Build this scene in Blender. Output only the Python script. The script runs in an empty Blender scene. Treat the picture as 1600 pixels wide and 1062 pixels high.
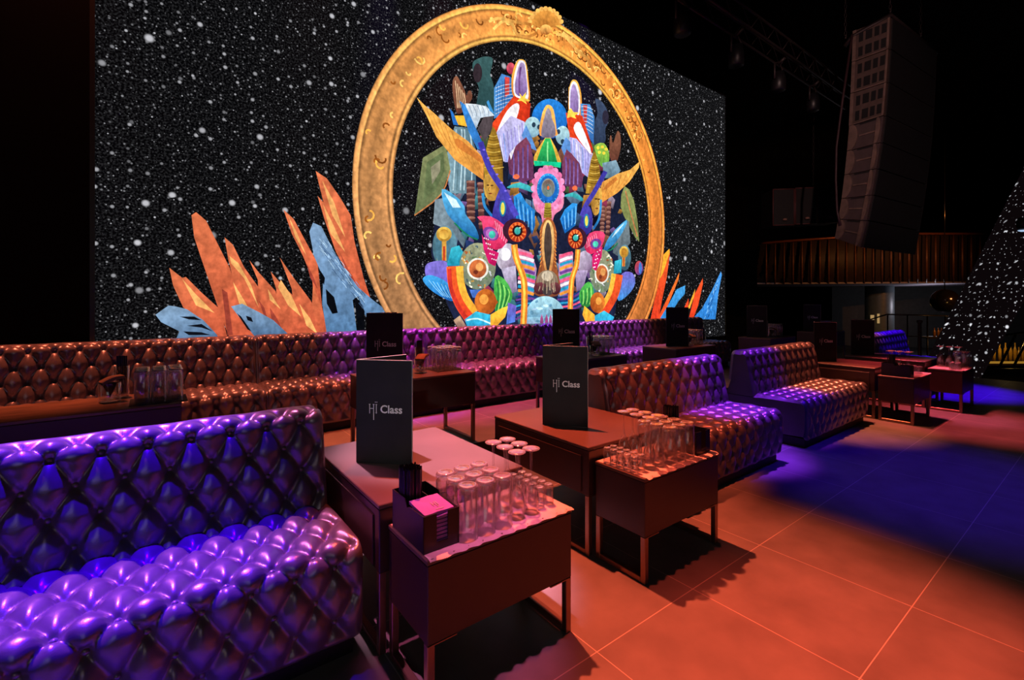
import bpy, math, random
from math import sin, cos, pi, sqrt, atan2, radians, exp, floor
SC = bpy.context.scene
COL = SC.collection
# ------------------------------------------------------------------ camera, world, lights, exposure
FPX, HORIZON, EYE = 741.0, 467.0, 1.25            # focal length in px of a 1600 px wide frame
HEAD = atan2(973, 741)                            # heading of the camera from the +X axis
VD = (cos(HEAD), sin(HEAD)); RD = (sin(HEAD), -cos(HEAD))
cam = bpy.data.objects.new('camera', bpy.data.cameras.new('camera')); COL.objects.link(cam)
cam.data.sensor_width = 36; cam.data.lens = FPX / 1600 * 36; cam.data.shift_y = -(531 - HORIZON) / 1600
cam.data.clip_end = 200
cam.location = (0, 0, EYE); cam.rotation_euler = (pi / 2, 0, HEAD - pi / 2)
SC.camera = cam
w = bpy.data.worlds.new('World'); SC.world = w; w.use_nodes = True
w.node_tree.nodes['Background'].inputs[0].default_value = (.5, .25, .6, 1)
w.node_tree.nodes['Background'].inputs[1].default_value = .006
SC.view_settings.view_transform = 'Standard'; SC.view_settings.look = 'None'
SC.view_settings.gamma = 1; SC.view_settings.exposure = 0; SC.view_settings.use_curve_mapping = False
try:
    SC.cycles.use_denoising = True; SC.cycles.max_bounces = 8; SC.cycles.transparent_max_bounces = 24
    SC.cycles.sample_clamp_indirect = 3; SC.cycles.caustics_reflective = False; SC.cycles.caustics_refractive = False
    SC.cycles.use_adaptive_sampling = True
except Exception: pass

def spot(name, loc, target, color, power, size_deg, blend=.5, radius=.06):
    d = bpy.data.lights.new(name, 'SPOT'); d.energy = power; d.color = color
    d.spot_size = radians(size_deg); d.spot_blend = blend; d.shadow_soft_size = radius
    o = bpy.data.objects.new(name, d); COL.objects.link(o); o.location = loc
    v = [t - l for t, l in zip(target, loc)]
    from mathutils import Vector
    o.rotation_euler = Vector(v).to_track_quat('-Z', 'Y').to_euler()
    return o
ORANGE = (1, .125, .05); BLUE = (.05, .0, 1); PINK = (1, .25, .55); RED = (1, .09, .10); COPPER = (1, .21, .09); VIOLET = (.30, .04, 1); MAGENTA = (1, .04, .28)
# truss spots, alternating colours along the row of sofas
spot('stage_spot', (1.8, 3.3, 6), (1.66, 1.18, 0), ORANGE, 3500, 28, .75)
spot('stage_spot', (2.2, 1.4, 6), (1.55, .15, 0), (1, .09, .05), 1400, 28, .9)
spot('stage_spot', (1.9, 3.6, 6), (1.6, 3.1, .1), ORANGE, 1800, 26, .8)
spot('stage_spot', (.75, 4.4, 5.6), (1.06, 2.08, .5), (1, .50, .72), 3600, 10, .6)
spot('stage_spot', (-.40, 2.9, 6), (-.38, 1.9, .5), BLUE, 6800, 19, .7)
spot('stage_spot', (-.7, 4.4, 5.6), (-.15, 1.85, .5), PINK, 1800, 20, .7)
spot('stage_spot', (-.6, 4.68, 6.2), (-.45, 4.3, .6), COPPER, 1900, 26, .7)
spot('stage_spot', (1.2, 4.68, 6.2), (1.2, 4.3, .8), COPPER, 1500, 22, .8)
spot('stage_spot', (2.6, 4.5, 6.2), (2.7, 4.4, .8), MAGENTA, 2000, 24, .8)
spot('stage_spot', (2.9, 4.3, 6), (2.9, 4.1, .6), COPPER, 1100, 18, .8)
spot('stage_spot', (1.9, 4.6, 6.2), (1.95, 4.5, .9), VIOLET, 2600, 17, .8)
spot('stage_spot', (4.9, 4.5, 6.2), (4.9, 4.45, .8), VIOLET, 3200, 26, .8)
spot('stage_spot', (5.6, 4.2, 6), (5.2, 4.05, .6), COPPER, 1200, 26, .8)
spot('stage_spot', (3.85, 2.4, 6), (3.78, 2.05, .4), (.26, .03, 1), 4600, 13, .8)
spot('stage_spot', (4.7, 2.5, 6), (4.62, 2.02, .5), (.26, .03, 1), 2600, 9, .8)
spot('stage_spot', (2.9, 1.2, 6), (3.0, 2.0, .6), ORANGE, 1500, 14, .8)
spot('stage_spot', (5.5, 2.6, 6), (5.5, 1.9, .5), COPPER, 2400, 17, .8)
spot('stage_spot', (6.3, 3.0, 6), (6.6, 1.1, 0), RED, 1900, 20, .7)
spot('stage_spot', (3.9, .2, 6), (4.3, .9, 0), BLUE, 700, 26, .9)
spot('stage_spot', (9.0, 2.6, 6), (8.7, 1.7, 0), BLUE, 5000, 20, .7)
spot('stage_spot', (1.05, 1.25, 6), (.92, 1.42, .5), (1, .17, .42), 1000, 7.5, .8)
spot('menu_fill', (-1.4, -1.6, 2.5), (.83, 1.98, .80), (1, .98, .95), 170, 8, .6)  # added fill spot, off the truss, brightening the nearest menu cover
spot('menu_fill', (-.9, -1.8, 2.6), (1.88, 1.95, .80), (1, .97, .94), 190, 6.5, .6)  # same added fill for the second menu
spot('stage_spot', (7.0, 3.6, 6), (6.85, 1.40, .6), (1, .14, .30), 1300, 10, .8)
spot('stage_spot', (7.9, 3.4, 6), (7.95, 2.25, .8), PINK, 1500, 8, .9)
spot('side_fill', (2.0, -1.5, 5.2), (10.2, 3.1, 4.8), (1, .62, .56), 900, 34, .7)  # added fill that lifts the hanging speaker column, not a truss lamp
spot('side_fill', (19.0, -2.0, 3.6), (23.0, 6.5, 3.0), (1, .34, .10), 900, 70, .8)  # added orange fill standing in for the glow of the balcony ribs
d = bpy.data.lights.new('front_fill', 'AREA'); d.shape = 'RECTANGLE'; d.size = 3; d.size_y = 1.4; d.energy = 8; d.color = (1, .98, .95)  # unseen soft fill behind the camera, added to brighten the menu fronts
o = bpy.data.objects.new('front_fill', d); COL.objects.link(o); o.location = (-2.2, -3.0, 2.3); o.rotation_euler = (radians(84), 0, radians(-36))
d = bpy.data.lights.new('added_glow', 'POINT'); d.energy = 45; d.color = (.9, .85, 1); d.shadow_soft_size = .2  # added unseen point light that brightens the soffit and back wall
o = bpy.data.objects.new('added_glow', d); COL.objects.link(o); o.location = (27.5, 5.4, .9)

d = bpy.data.lights.new('added_glow', 'POINT'); d.energy = 14; d.color = (1, .62, .16); d.shadow_soft_size = .1  # added point light so the bottles by the yellow strip look lit
o = bpy.data.objects.new('added_glow', d); COL.objects.link(o); o.location = (19.0, 2.15, .2)

# ------------------------------------------------------------------ helpers
def lin(c):
    f = lambda v: (v / 255 / 12.92) if v / 255 <= .04045 else ((v / 255 + .055) / 1.055) ** 2.4
    return tuple(f(v) for v in c)
class MB:
    def __init__(s): s.v = []; s.f = []; s.m = []; s.sm = []
    def add(s, vs, fs, mi=0, smooth=False):
        b = len(s.v); s.v += [tuple(p) for p in vs]
        for f in fs: s.f.append(tuple(i + b for i in f)); s.m.append(mi); s.sm.append(smooth)
        return s
    def box(s, x0, x1, y0, y1, z0, z1, mi=0):
        vs = [(x, y, z) for z in (z0, z1) for y in (y0, y1) for x in (x0, x1)]
        return s.add(vs, [(0, 2, 3, 1), (4, 5, 7, 6), (0, 1, 5, 4), (2, 6, 7, 3), (0, 4, 6, 2), (1, 3, 7, 5)], mi)
    def bbox(s, x0, x1, y0, y1, z0, z1, r=.004, mi=0):      # box with chamfered edges
        X = (x0, x1); Yv = (y0, y1); Z = (z0, z1); vs = []; idx = {}
        for i in (0, 1):
            for j in (0, 1):
                for k in (0, 1):
                    sx, sy, sz = (r if i == 0 else -r), (r if j == 0 else -r), (r if k == 0 else -r)
                    for a, p in (('x', (X[i], Yv[j] + sy, Z[k] + sz)), ('y', (X[i] + sx, Yv[j], Z[k] + sz)), ('z', (X[i] + sx, Yv[j] + sy, Z[k]))):
                        idx[(i, j, k, a)] = len(vs); vs.append(p)
        fs = []
        for i in (0, 1):
            q = [(i, 0, 0, 'x'), (i, 1, 0, 'x'), (i, 1, 1, 'x'), (i, 0, 1, 'x')]; fs.append(q if i else q[::-1])
            q = [(0, i, 0, 'y'), (0, i, 1, 'y'), (1, i, 1, 'y'), (1, i, 0, 'y')]; fs.append(q if i else q[::-1])
            q = [(0, 0, i, 'z'), (1, 0, i, 'z'), (1, 1, i, 'z'), (0, 1, i, 'z')]; fs.append(q if i else q[::-1])
        for a in (0, 1):
            for b in (0, 1):
                fs.append([(a, b, 0, 'x'), (a, b, 1, 'x'), (a, b, 1, 'y'), (a, b, 0, 'y')])
                fs.append([(a, 0, b, 'x'), (a, 1, b, 'x'), (a, 1, b, 'z'), (a, 0, b, 'z')])
                fs.append([(0, a, b, 'y'), (1, a, b, 'y'), (1, a, b, 'z'), (0, a, b, 'z')])
                for k in (0, 1): fs.append([(a, b, k, 'x'), (a, b, k, 'y'), (a, b, k, 'z')])
        return s.add(vs, [[idx[t] for t in f] for f in fs], mi)
    def lathe(s, prof, n=20, c=(0, 0, 0), mi=0, smooth=True):
        vs = []; fs = []
        for r, z in prof:
            for i in range(n): vs.append((c[0] + r * cos(2 * pi * i / n), c[1] + r * sin(2 * pi * i / n), c[2] + z))
        for k in range(len(prof) - 1):
            for i in range(n):
                j = (i + 1) % n; fs.append((k * n + i, k * n + j, (k + 1) * n + j, (k + 1) * n + i))
        return s.add(vs, fs, mi, smooth)
    def tube(s, pts, r, n=8, mi=0, caps=True):
        from mathutils import Vector
        P = [Vector(p) for p in pts]; vs = []; fs = []
        for k, p in enumerate(P):
            t = (P[min(k + 1, len(P) - 1)] - P[max(k - 1, 0)]).normalized()
            a = t.orthogonal().normalized() if k == 0 else (a - t * a.dot(t)).normalized()
            b = t.cross(a); rr = r[k] if isinstance(r, (list, tuple)) else r
            for i in range(n): vs.append(tuple(p + (a * cos(2 * pi * i / n) + b * sin(2 * pi * i / n)) * rr))
        for k in range(len(P) - 1):
            for i in range(n):
                j = (i + 1) % n; fs.append((k * n + i, k * n + j, (k + 1) * n + j, (k + 1) * n + i))
        if caps: fs += [tuple(range(n))[::-1], tuple((len(P) - 1) * n + i for i in range(n))]
        return s.add(vs, fs, mi, True)
    def hexa(s, c, mi=0):   # 8 corners: bottom 4 (ccw) then top 4
        return s.add(c, [(3, 2, 1, 0), (4, 5, 6, 7), (0, 1, 5, 4), (1, 2, 6, 5), (2, 3, 7, 6), (3, 0, 4, 7)], mi)
    def mesh(s, name, mats):
        me = bpy.data.meshes.new(name); me.from_pydata(s.v, [], s.f)
        for m in (mats if isinstance(mats, (list, tuple)) else [mats]): me.materials.append(m)
        me.polygons.foreach_set('material_index', s.m); me.polygons.foreach_set('use_smooth', s.sm); me.update()
        return me
    def obj(s, name, mats, parent=None, loc=None): return link(name, s.mesh(name, mats), parent, loc)
def link(name, data, parent=None, loc=None):
    o = bpy.data.objects.new(name, data); COL.objects.link(o)
    if parent: o.parent = parent
    if loc: o.location = loc
    return o
def tag(o, label=None, cat=None, group=None, kind=None):
    if label: o['label'] = label
    if cat: o['category'] = cat
    if group: o['group'] = group
    if kind: o['kind'] = kind
    return o
def thing(name, label, cat, loc=(0, 0, 0), rz=0, group=None):
    o = bpy.data.objects.new(name, None); COL.objects.link(o); o.empty_display_size = .1
    o.location = loc; o.rotation_euler = (0, 0, rz)
    return tag(o, label, cat, group)
def struct(o): o['kind'] = 'structure'; return o
def dup(root, loc, rz=0, label=None, group=None):
    def cp(o, par):
        c = o.copy(); COL.objects.link(c)
        if par: c.parent = par
        for ch in list(o.children): cp(ch, c)
        return c
    r = cp(root, None); r.location = loc; r.rotation_euler = (0, 0, rz)
    if label: r['label'] = label
    if group: r['group'] = group
    return r

# ------------------------------------------------------------------ materials
def nmat(name):
    m = bpy.data.materials.new(name); m.use_nodes = True; nt = m.node_tree; nt.nodes.clear()
    out = nt.nodes.new('ShaderNodeOutputMaterial'); return m, nt, out
def N(nt, t, **kw):
    n = nt.nodes.new(t)
    for k, v in kw.items():
        if k[0] == 'i' and k[1:].isdigit(): n.inputs[int(k[1:])].default_value = v
        else: setattr(n, k, v)
    return n
def pbr(name, col, rough=.5, metal=0, spec=.5, bump=0, bscale=60, var=.15, vscale=8, stretch=None, coat=0):
    m, nt, out = nmat(name); b = N(nt, 'ShaderNodeBsdfPrincipled'); L = nt.links.new
    tc = N(nt, 'ShaderNodeTexCoord'); mp = N(nt, 'ShaderNodeMapping')
    if stretch: mp.inputs['Scale'].default_value = stretch
    L(tc.outputs['Object'], mp.inputs[0])
    nz = N(nt, 'ShaderNodeTexNoise'); nz.inputs['Scale'].default_value = vscale; nz.inputs['Detail'].default_value = 4
    L(mp.outputs[0], nz.inputs['Vector'])
    rmp = N(nt, 'ShaderNodeMapRange'); rmp.inputs[3].default_value = 1 - var; rmp.inputs[4].default_value = 1 + var
    rmp.inputs[1].default_value = .3; rmp.inputs[2].default_value = .7
    L(nz.outputs[0], rmp.inputs[0])
    mx = N(nt, 'ShaderNodeVectorMath', operation='SCALE'); mx.inputs[0].default_value = col[:3]
    L(rmp.outputs[0], mx.inputs['Scale']); L(mx.outputs[0], b.inputs['Base Color'])
    b.inputs['Roughness'].default_value = rough; b.inputs['Metallic'].default_value = metal
    b.inputs['Specular IOR Level'].default_value = spec; b.inputs['Coat Weight'].default_value = coat
    if bump:
        n2 = N(nt, 'ShaderNodeTexNoise'); n2.inputs['Scale'].default_value = bscale; L(mp.outputs[0], n2.inputs['Vector'])
        bp = N(nt, 'ShaderNodeBump'); bp.inputs['Strength'].default_value = bump; bp.inputs['Distance'].default_value = .01
        L(n2.outputs[0], bp.inputs['Height']); L(bp.outputs[0], b.inputs['Normal'])
    L(b.outputs[0], out.inputs[0]); return m
def emis(name, col, strength):
    m, nt, out = nmat(name); e = N(nt, 'ShaderNodeEmission'); e.inputs[0].default_value = (*col, 1); e.inputs[1].default_value = strength
    nt.links.new(e.outputs[0], out.inputs[0]); return m
def thin_glass(name, tint, ior=1.5, gain=1.0, rough=.02, base=0.0, white_lift=.0):
    m, nt, out = nmat(name); L = nt.links.new
    t = N(nt, 'ShaderNodeBsdfTransparent'); t.inputs[0].default_value = (*tint, 1)
    g = N(nt, 'ShaderNodeBsdfGlossy'); g.inputs['Roughness'].default_value = rough; g.inputs[0].default_value = (1, 1, 1, 1)
    ge = N(nt, 'ShaderNodeNewGeometry'); dt = N(nt, 'ShaderNodeVectorMath', operation='DOT_PRODUCT'); L(ge.outputs['Normal'], dt.inputs[0]); L(ge.outputs['Incoming'], dt.inputs[1])
    ab = N(nt, 'ShaderNodeMath', operation='ABSOLUTE'); L(dt.outputs['Value'], ab.inputs[0])
    om = N(nt, 'ShaderNodeMath', operation='SUBTRACT', use_clamp=True); om.inputs[0].default_value = 1; L(ab.outputs[0], om.inputs[1])
    pw = N(nt, 'ShaderNodeMath', operation='POWER'); pw.inputs[1].default_value = 4; L(om.outputs[0], pw.inputs[0])
    fr = N(nt, 'ShaderNodeMapRange'); fr.inputs[3].default_value = ((ior - 1) / (ior + 1)) ** 2; fr.inputs[4].default_value = 1; L(pw.outputs[0], fr.inputs[0])
    nz = N(nt, 'ShaderNodeTexNoise'); nz.inputs['Scale'].default_value = 30
    mul = N(nt, 'ShaderNodeMath', operation='MULTIPLY_ADD', use_clamp=True); mul.inputs[1].default_value = gain; mul.inputs[2].default_value = base
    bp = N(nt, 'ShaderNodeBump'); bp.inputs['Strength'].default_value = .08; bp.inputs['Distance'].default_value = .002
    L(nz.outputs[0], bp.inputs['Height']); L(bp.outputs[0], g.inputs['Normal'])
    mix = N(nt, 'ShaderNodeMixShader'); L(fr.outputs[0], mul.inputs[0]); L(mul.outputs[0], mix.inputs[0]); L(t.outputs[0], mix.inputs[1]); L(g.outputs[0], mix.inputs[2])
    df = N(nt, 'ShaderNodeBsdfDiffuse'); df.inputs[0].default_value = (.9, .9, .9, 1); m2 = N(nt, 'ShaderNodeMixShader'); e2 = N(nt, 'ShaderNodeMath', operation='MULTIPLY_ADD', use_clamp=True); e2.inputs[1].default_value = .30; e2.inputs[2].default_value = white_lift; L(pw.outputs[0], e2.inputs[0]); L(e2.outputs[0], m2.inputs[0])  # white mixed in, strongest at grazing edges, as painted rim highlights
    L(mix.outputs[0], m2.inputs[1]); L(df.outputs[0], m2.inputs[2]); L(m2.outputs[0], out.inputs[0]); return m
def floor_mat(name, col, grout):
    m, nt, out = nmat(name); L = nt.links.new; b = N(nt, 'ShaderNodeBsdfPrincipled')
    tc = N(nt, 'ShaderNodeTexCoord'); sp = N(nt, 'ShaderNodeSeparateXYZ'); L(tc.outputs['Object'], sp.inputs[0])
    def line(o, ph, pitch, wd):
        a = N(nt, 'ShaderNodeMath', operation='SUBTRACT'); a.inputs[1].default_value = ph - 50 * pitch; L(o, a.inputs[0])
        q = N(nt, 'ShaderNodeMath', operation='MODULO'); q.inputs[1].default_value = pitch; L(a.outputs[0], q.inputs[0])
        c = N(nt, 'ShaderNodeMath', operation='LESS_THAN'); c.inputs[1].default_value = wd; L(q.outputs[0], c.inputs[0]); return c.outputs[0]
    lx = line(sp.outputs[0], 1.858, .602, .0035); ly = line(sp.outputs[1], .547, .606, .0035)
    mxx = N(nt, 'ShaderNodeMath', operation='MAXIMUM'); L(lx, mxx.inputs[0]); L(ly, mxx.inputs[1])
    nz = N(nt, 'ShaderNodeTexNoise'); nz.inputs['Scale'].default_value = 5; nz.inputs['Detail'].default_value = 8; L(tc.outputs['Object'], nz.inputs['Vector'])
    rg = N(nt, 'ShaderNodeMapRange'); rg.inputs[1].default_value = .3; rg.inputs[2].default_value = .7; rg.inputs[3].default_value = .82; rg.inputs[4].default_value = 1.15; L(nz.outputs[0], rg.inputs[0])
    sc = N(nt, 'ShaderNodeVectorMath', operation='SCALE'); sc.inputs[0].default_value = col; L(rg.outputs[0], sc.inputs['Scale'])
    mc = N(nt, 'ShaderNodeMixRGB'); L(mxx.outputs[0], mc.inputs[0]); L(sc.outputs[0], mc.inputs[1]); mc.inputs[2].default_value = (*grout, 1)
    L(mc.outputs[0], b.inputs['Base Color']); b.inputs['Roughness'].default_value = .48; b.inputs['Specular IOR Level'].default_value = .35
    bp = N(nt, 'ShaderNodeBump', invert=True); bp.inputs['Strength'].default_value = .3; bp.inputs['Distance'].default_value = .002; L(mxx.outputs[0], bp.inputs['Height']); L(bp.outputs[0], b.inputs['Normal'])
    L(b.outputs[0], out.inputs[0]); return m
def star_mat(name, layers, bg=(.0012, .0012, .0016), coord='Object', axes=(0, 2), haze=0.0):
    """LED surface: round dots of random size on black, driven by Voronoi cells of the surface's own coordinates"""
    m, nt, out = nmat(name); L = nt.links.new
    tc = N(nt, 'ShaderNodeTexCoord'); sp = N(nt, 'ShaderNodeSeparateXYZ'); L(tc.outputs[coord], sp.inputs[0])
    ax = N(nt, 'ShaderNodeMath', operation='ADD'); L(sp.outputs[0], ax.inputs[0]); L(sp.outputs[1], ax.inputs[1])
    cb = N(nt, 'ShaderNodeCombineXYZ'); L(ax.outputs[0], cb.inputs[0]); L(sp.outputs[axes[1]], cb.inputs[1])
    acc = None
    for scale, rmin, rmax, bright, power in layers:
        vo = N(nt, 'ShaderNodeTexVoronoi', voronoi_dimensions='2D', feature='F1'); vo.inputs['Scale'].default_value = scale; L(cb.outputs[0], vo.inputs['Vector'])
        sr = N(nt, 'ShaderNodeSeparateColor'); L(vo.outputs['Color'], sr.inputs[0])
        pw = N(nt, 'ShaderNodeMath', operation='POWER'); pw.inputs[1].default_value = power; L(sr.outputs[0], pw.inputs[0])
        rad = N(nt, 'ShaderNodeMapRange'); rad.inputs[3].default_value = rmin; rad.inputs[4].default_value = rmax; L(pw.outputs[0], rad.inputs[0])
        dv = N(nt, 'ShaderNodeMath', operation='DIVIDE'); L(vo.outputs['Distance'], dv.inputs[0]); L(rad.outputs[0], dv.inputs[1])
        fall = N(nt, 'ShaderNodeMapRange', interpolation_type='SMOOTHSTEP'); fall.inputs[1].default_value = 1.0; fall.inputs[2].default_value = .35; L(dv.outputs[0], fall.inputs[0])
        br = N(nt, 'ShaderNodeMapRange'); br.inputs[3].default_value = bright * .25; br.inputs[4].default_value = bright; L(sr.outputs[1], br.inputs[0])
        mu = N(nt, 'ShaderNodeMath', operation='MULTIPLY'); L(fall.outputs[0], mu.inputs[0]); L(br.outputs[0], mu.inputs[1])
        if acc is None: acc = mu.outputs[0]
        else:
            mx = N(nt, 'ShaderNodeMath', operation='MAXIMUM'); L(acc, mx.inputs[0]); L(mu.outputs[0], mx.inputs[1]); acc = mx.outputs[0]
    if haze:
        nz = N(nt, 'ShaderNodeTexNoise', noise_dimensions='2D'); nz.inputs['Scale'].default_value = 60; L(cb.outputs[0], nz.inputs['Vector'])
        hz = N(nt, 'ShaderNodeMapRange'); hz.inputs[1].default_value = .45; hz.inputs[2].default_value = .75; hz.inputs[4].default_value = haze; L(nz.outputs[0], hz.inputs[0])
        ad = N(nt, 'ShaderNodeMath', operation='ADD'); L(acc, ad.inputs[0]); L(hz.outputs[0], ad.inputs[1]); acc = ad.outputs[0]
    sv = N(nt, 'ShaderNodeVectorMath', operation='SCALE'); sv.inputs[0].default_value = (.86, .86, .92); L(acc, sv.inputs['Scale'])
    av = N(nt, 'ShaderNodeVectorMath', operation='ADD'); L(sv.outputs[0], av.inputs[0]); av.inputs[1].default_value = bg
    e = N(nt, 'ShaderNodeEmission'); L(av.outputs[0], e.inputs[0])
    g = N(nt, 'ShaderNodeBsdfDiffuse'); g.inputs[0].default_value = (.004, .004, .005, 1)
    a = N(nt, 'ShaderNodeAddShader'); L(e.outputs[0], a.inputs[0]); L(g.outputs[0], a.inputs[1]); L(a.outputs[0], out.inputs[0]); return m
def picture_mat(name):
    m, nt, out = nmat(name); L = nt.links.new
    at = N(nt, 'ShaderNodeAttribute', attribute_name='Col'); tc = N(nt, 'ShaderNodeTexCoord')
    mp = N(nt, 'ShaderNodeMapping'); mp.inputs['Rotation'].default_value = (0, .45, 0); mp.inputs['Scale'].default_value = (6, 1, 3.0); L(tc.outputs['Object'], mp.inputs[0])
    n1 = N(nt, 'ShaderNodeTexNoise'); n1.inputs['Scale'].default_value = 2.2; n1.inputs['Detail'].default_value = 6; n1.inputs['Distortion'].default_value = .7; L(mp.outputs[0], n1.inputs['Vector'])
    n2 = N(nt, 'ShaderNodeTexNoise'); n2.inputs['Scale'].default_value = 22; n2.inputs['Detail'].default_value = 3; L(tc.outputs['Object'], n2.inputs['Vector'])
    r1 = N(nt, 'ShaderNodeMapRange'); r1.inputs[1].default_value = .3; r1.inputs[2].default_value = .7; r1.inputs[3].default_value = .82; r1.inputs[4].default_value = 1.34; L(n1.outputs[0], r1.inputs[0])
    r2 = N(nt, 'ShaderNodeMapRange'); r2.inputs[1].default_value = .3; r2.inputs[2].default_value = .7; r2.inputs[3].default_value = .75; r2.inputs[4].default_value = 1.2; L(n2.outputs[0], r2.inputs[0])
    mu = N(nt, 'ShaderNodeMath', operation='MULTIPLY'); L(r1.outputs[0], mu.inputs[0]); L(r2.outputs[0], mu.inputs[1])
    sc = N(nt, 'ShaderNodeVectorMath', operation='SCALE'); L(at.outputs['Color'], sc.inputs[0]); L(mu.outputs[0], sc.inputs['Scale'])
    e = N(nt, 'ShaderNodeEmission'); L(sc.outputs[0], e.inputs[0]); e.inputs[1].default_value = 1.15
    L(e.outputs[0], out.inputs[0]); return m

M = {}
M['leather'] = pbr('pearl_leather', (.22, .165, .205), .32, .45, .9, bump=.05, bscale=240, var=.06, vscale=14)
M['leather_plain'] = pbr('plain_leather', (.10, .085, .10), .5, 0, .4, bump=.06, bscale=260, var=.08)
M['plinth'] = pbr('black_plinth', (.012, .012, .013), .6)
M['lacquer'] = pbr('dark_lacquer', (.050, .026, .024), .36, 0, .5, var=.12, vscale=5)
M['top'] = pbr('dark_tabletop', (.15, .095, .09), .40, 0, .5, var=.10, vscale=4)
M['wood'] = pbr('brown_wood', (.20, .10, .06), .4, 0, .5, var=.5, vscale=4, stretch=(1.2, 9, 9))
M['steel'] = pbr('bronze_steel', (.30, .20, .15), .35, .85, .5)
M['menu'] = pbr('menu_cover', (.024, .022, .024), .6, 0, .2)
M['page'] = pbr('menu_page_edge', (.55, .5, .46), .7)
M['silver'] = pbr('silver_print', (.92, .88, .88), .5)
M['glass'] = thin_glass('clear_glass', (.985, .98, .985), 1.5, 1.7, .025, .035, .003)
M['glass_base'] = thin_glass('thick_glass_base', (.82, .80, .82), 1.6, 1.6, .08, .36, .13)
M['paper'] = pbr('pale_paper', (.74, .66, .66), .8, bump=.1, bscale=90)
M['black_paper'] = pbr('black_paper', (.02, .018, .02), .8)
M['black_plastic'] = pbr('black_plastic', (.012, .011, .013), .4)
M['napkin'] = pbr('folded_napkin', (.42, .17, .62), .9, bump=.1)
M['straw'] = pbr('black_straw', (.02, .016, .018), .3)
M['brown_napkin'] = pbr('brown_napkin', (.30, .16, .12), .9)
M['wall'] = pbr('black_wall', (.003, .0027, .003), .9, spec=.1)
M['ceiling'] = pbr('black_ceiling', (.006, .0045, .0045), .9, spec=.1)
M['floor'] = floor_mat('dark_floor_tile', (.20, .185, .18), (.52, .46, .42))
M['step'] = pbr('black_step', (.010, .010, .010), .7)

# ------------------------------------------------------------------ the setting
TIER, TIER_Y, SCR_Y = .17, 3.0, 4.75
struct(MB().box(-4, 10.45, -4, 5.4, -1.24, 0).obj('floor', M['floor']))
struct(MB().box(-4, 9.6, TIER_Y + .004, 5.4, 0.0005, TIER).obj('floor_raised', M['floor']))
struct(MB().box(-4, 9.6, TIER_Y - .004, TIER_Y + .003, 0.0005, TIER - .002).obj('trim_1', M['step']))
struct(MB().box(-4, -.36, SCR_Y, SCR_Y + .1, TIER, 7.9).obj('wall_left', M['wall']))
struct(MB().box(8.9, 38, 14, 14.1, -1.3, 7.9).obj('wall_back', M['wall']))
struct(MB().box(8.82, 8.92, SCR_Y + .3, 14.1, -1.3, 7.9).obj('wall_return', M['wall']))
struct(MB().box(-4, 8.9, SCR_Y + .3, SCR_Y + .4, TIER, 7.9).obj('wall_behind', M['wall']))
struct(MB().box(-4.1, -4, -4, 5.4, 0, 7.9).obj('wall_west', M['wall']))
struct(MB().box(38, 38.1, -25, 14, -1.3, 7.9).obj('wall_far', M['wall']))
struct(MB().box(-4.1, 38, -25, 14, 7.9, 8).obj('ceiling', M['ceiling']))
struct(MB().box(8.9, 38, -25, 14, -1.35, -1.25).obj('floor_dance', pbr('dark_dance_floor', (.02, .02, .022), .4)))

# ------------------------------------------------------------------ tufted leather
def resample(prof, ds):
    out = [prof[0]]; acc = 0
    pts = []
    for a, b in zip(prof[:-1], prof[1:]):
        l = sqrt((b[0] - a[0]) ** 2 + (b[1] - a[1]) ** 2); n = max(1, int(l / .002))
        for i in range(n): pts.append((a[0] + (b[0] - a[0]) * i / n, a[1] + (b[1] - a[1]) * i / n))
    pts.append(prof[-1]); S = [0]
    for a, b in zip(pts[:-1], pts[1:]): S.append(S[-1] + sqrt((b[0] - a[0]) ** 2 + (b[1] - a[1]) ** 2))
    n = int(round(S[-1] / ds)); res = []; j = 0
    for i in range(n + 1):
        t = S[-1] * i / n
        while j < len(S) - 2 and S[j + 1] < t: j += 1
        f = (t - S[j]) / max(1e-9, S[j + 1] - S[j]); f = min(1, max(0, f))
        res.append((pts[j][0] + (pts[j + 1][0] - pts[j][0]) * f, pts[j][1] + (pts[j + 1][1] - pts[j][1]) * f))
    return res, S[-1]
def arc(cy, cz, r, a0, a1, n=8): return [(cy + r * cos(radians(a0 + (a1 - a0) * i / n)), cz + r * sin(radians(a0 + (a1 - a0) * i / n))) for i in range(n + 1)]
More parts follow.
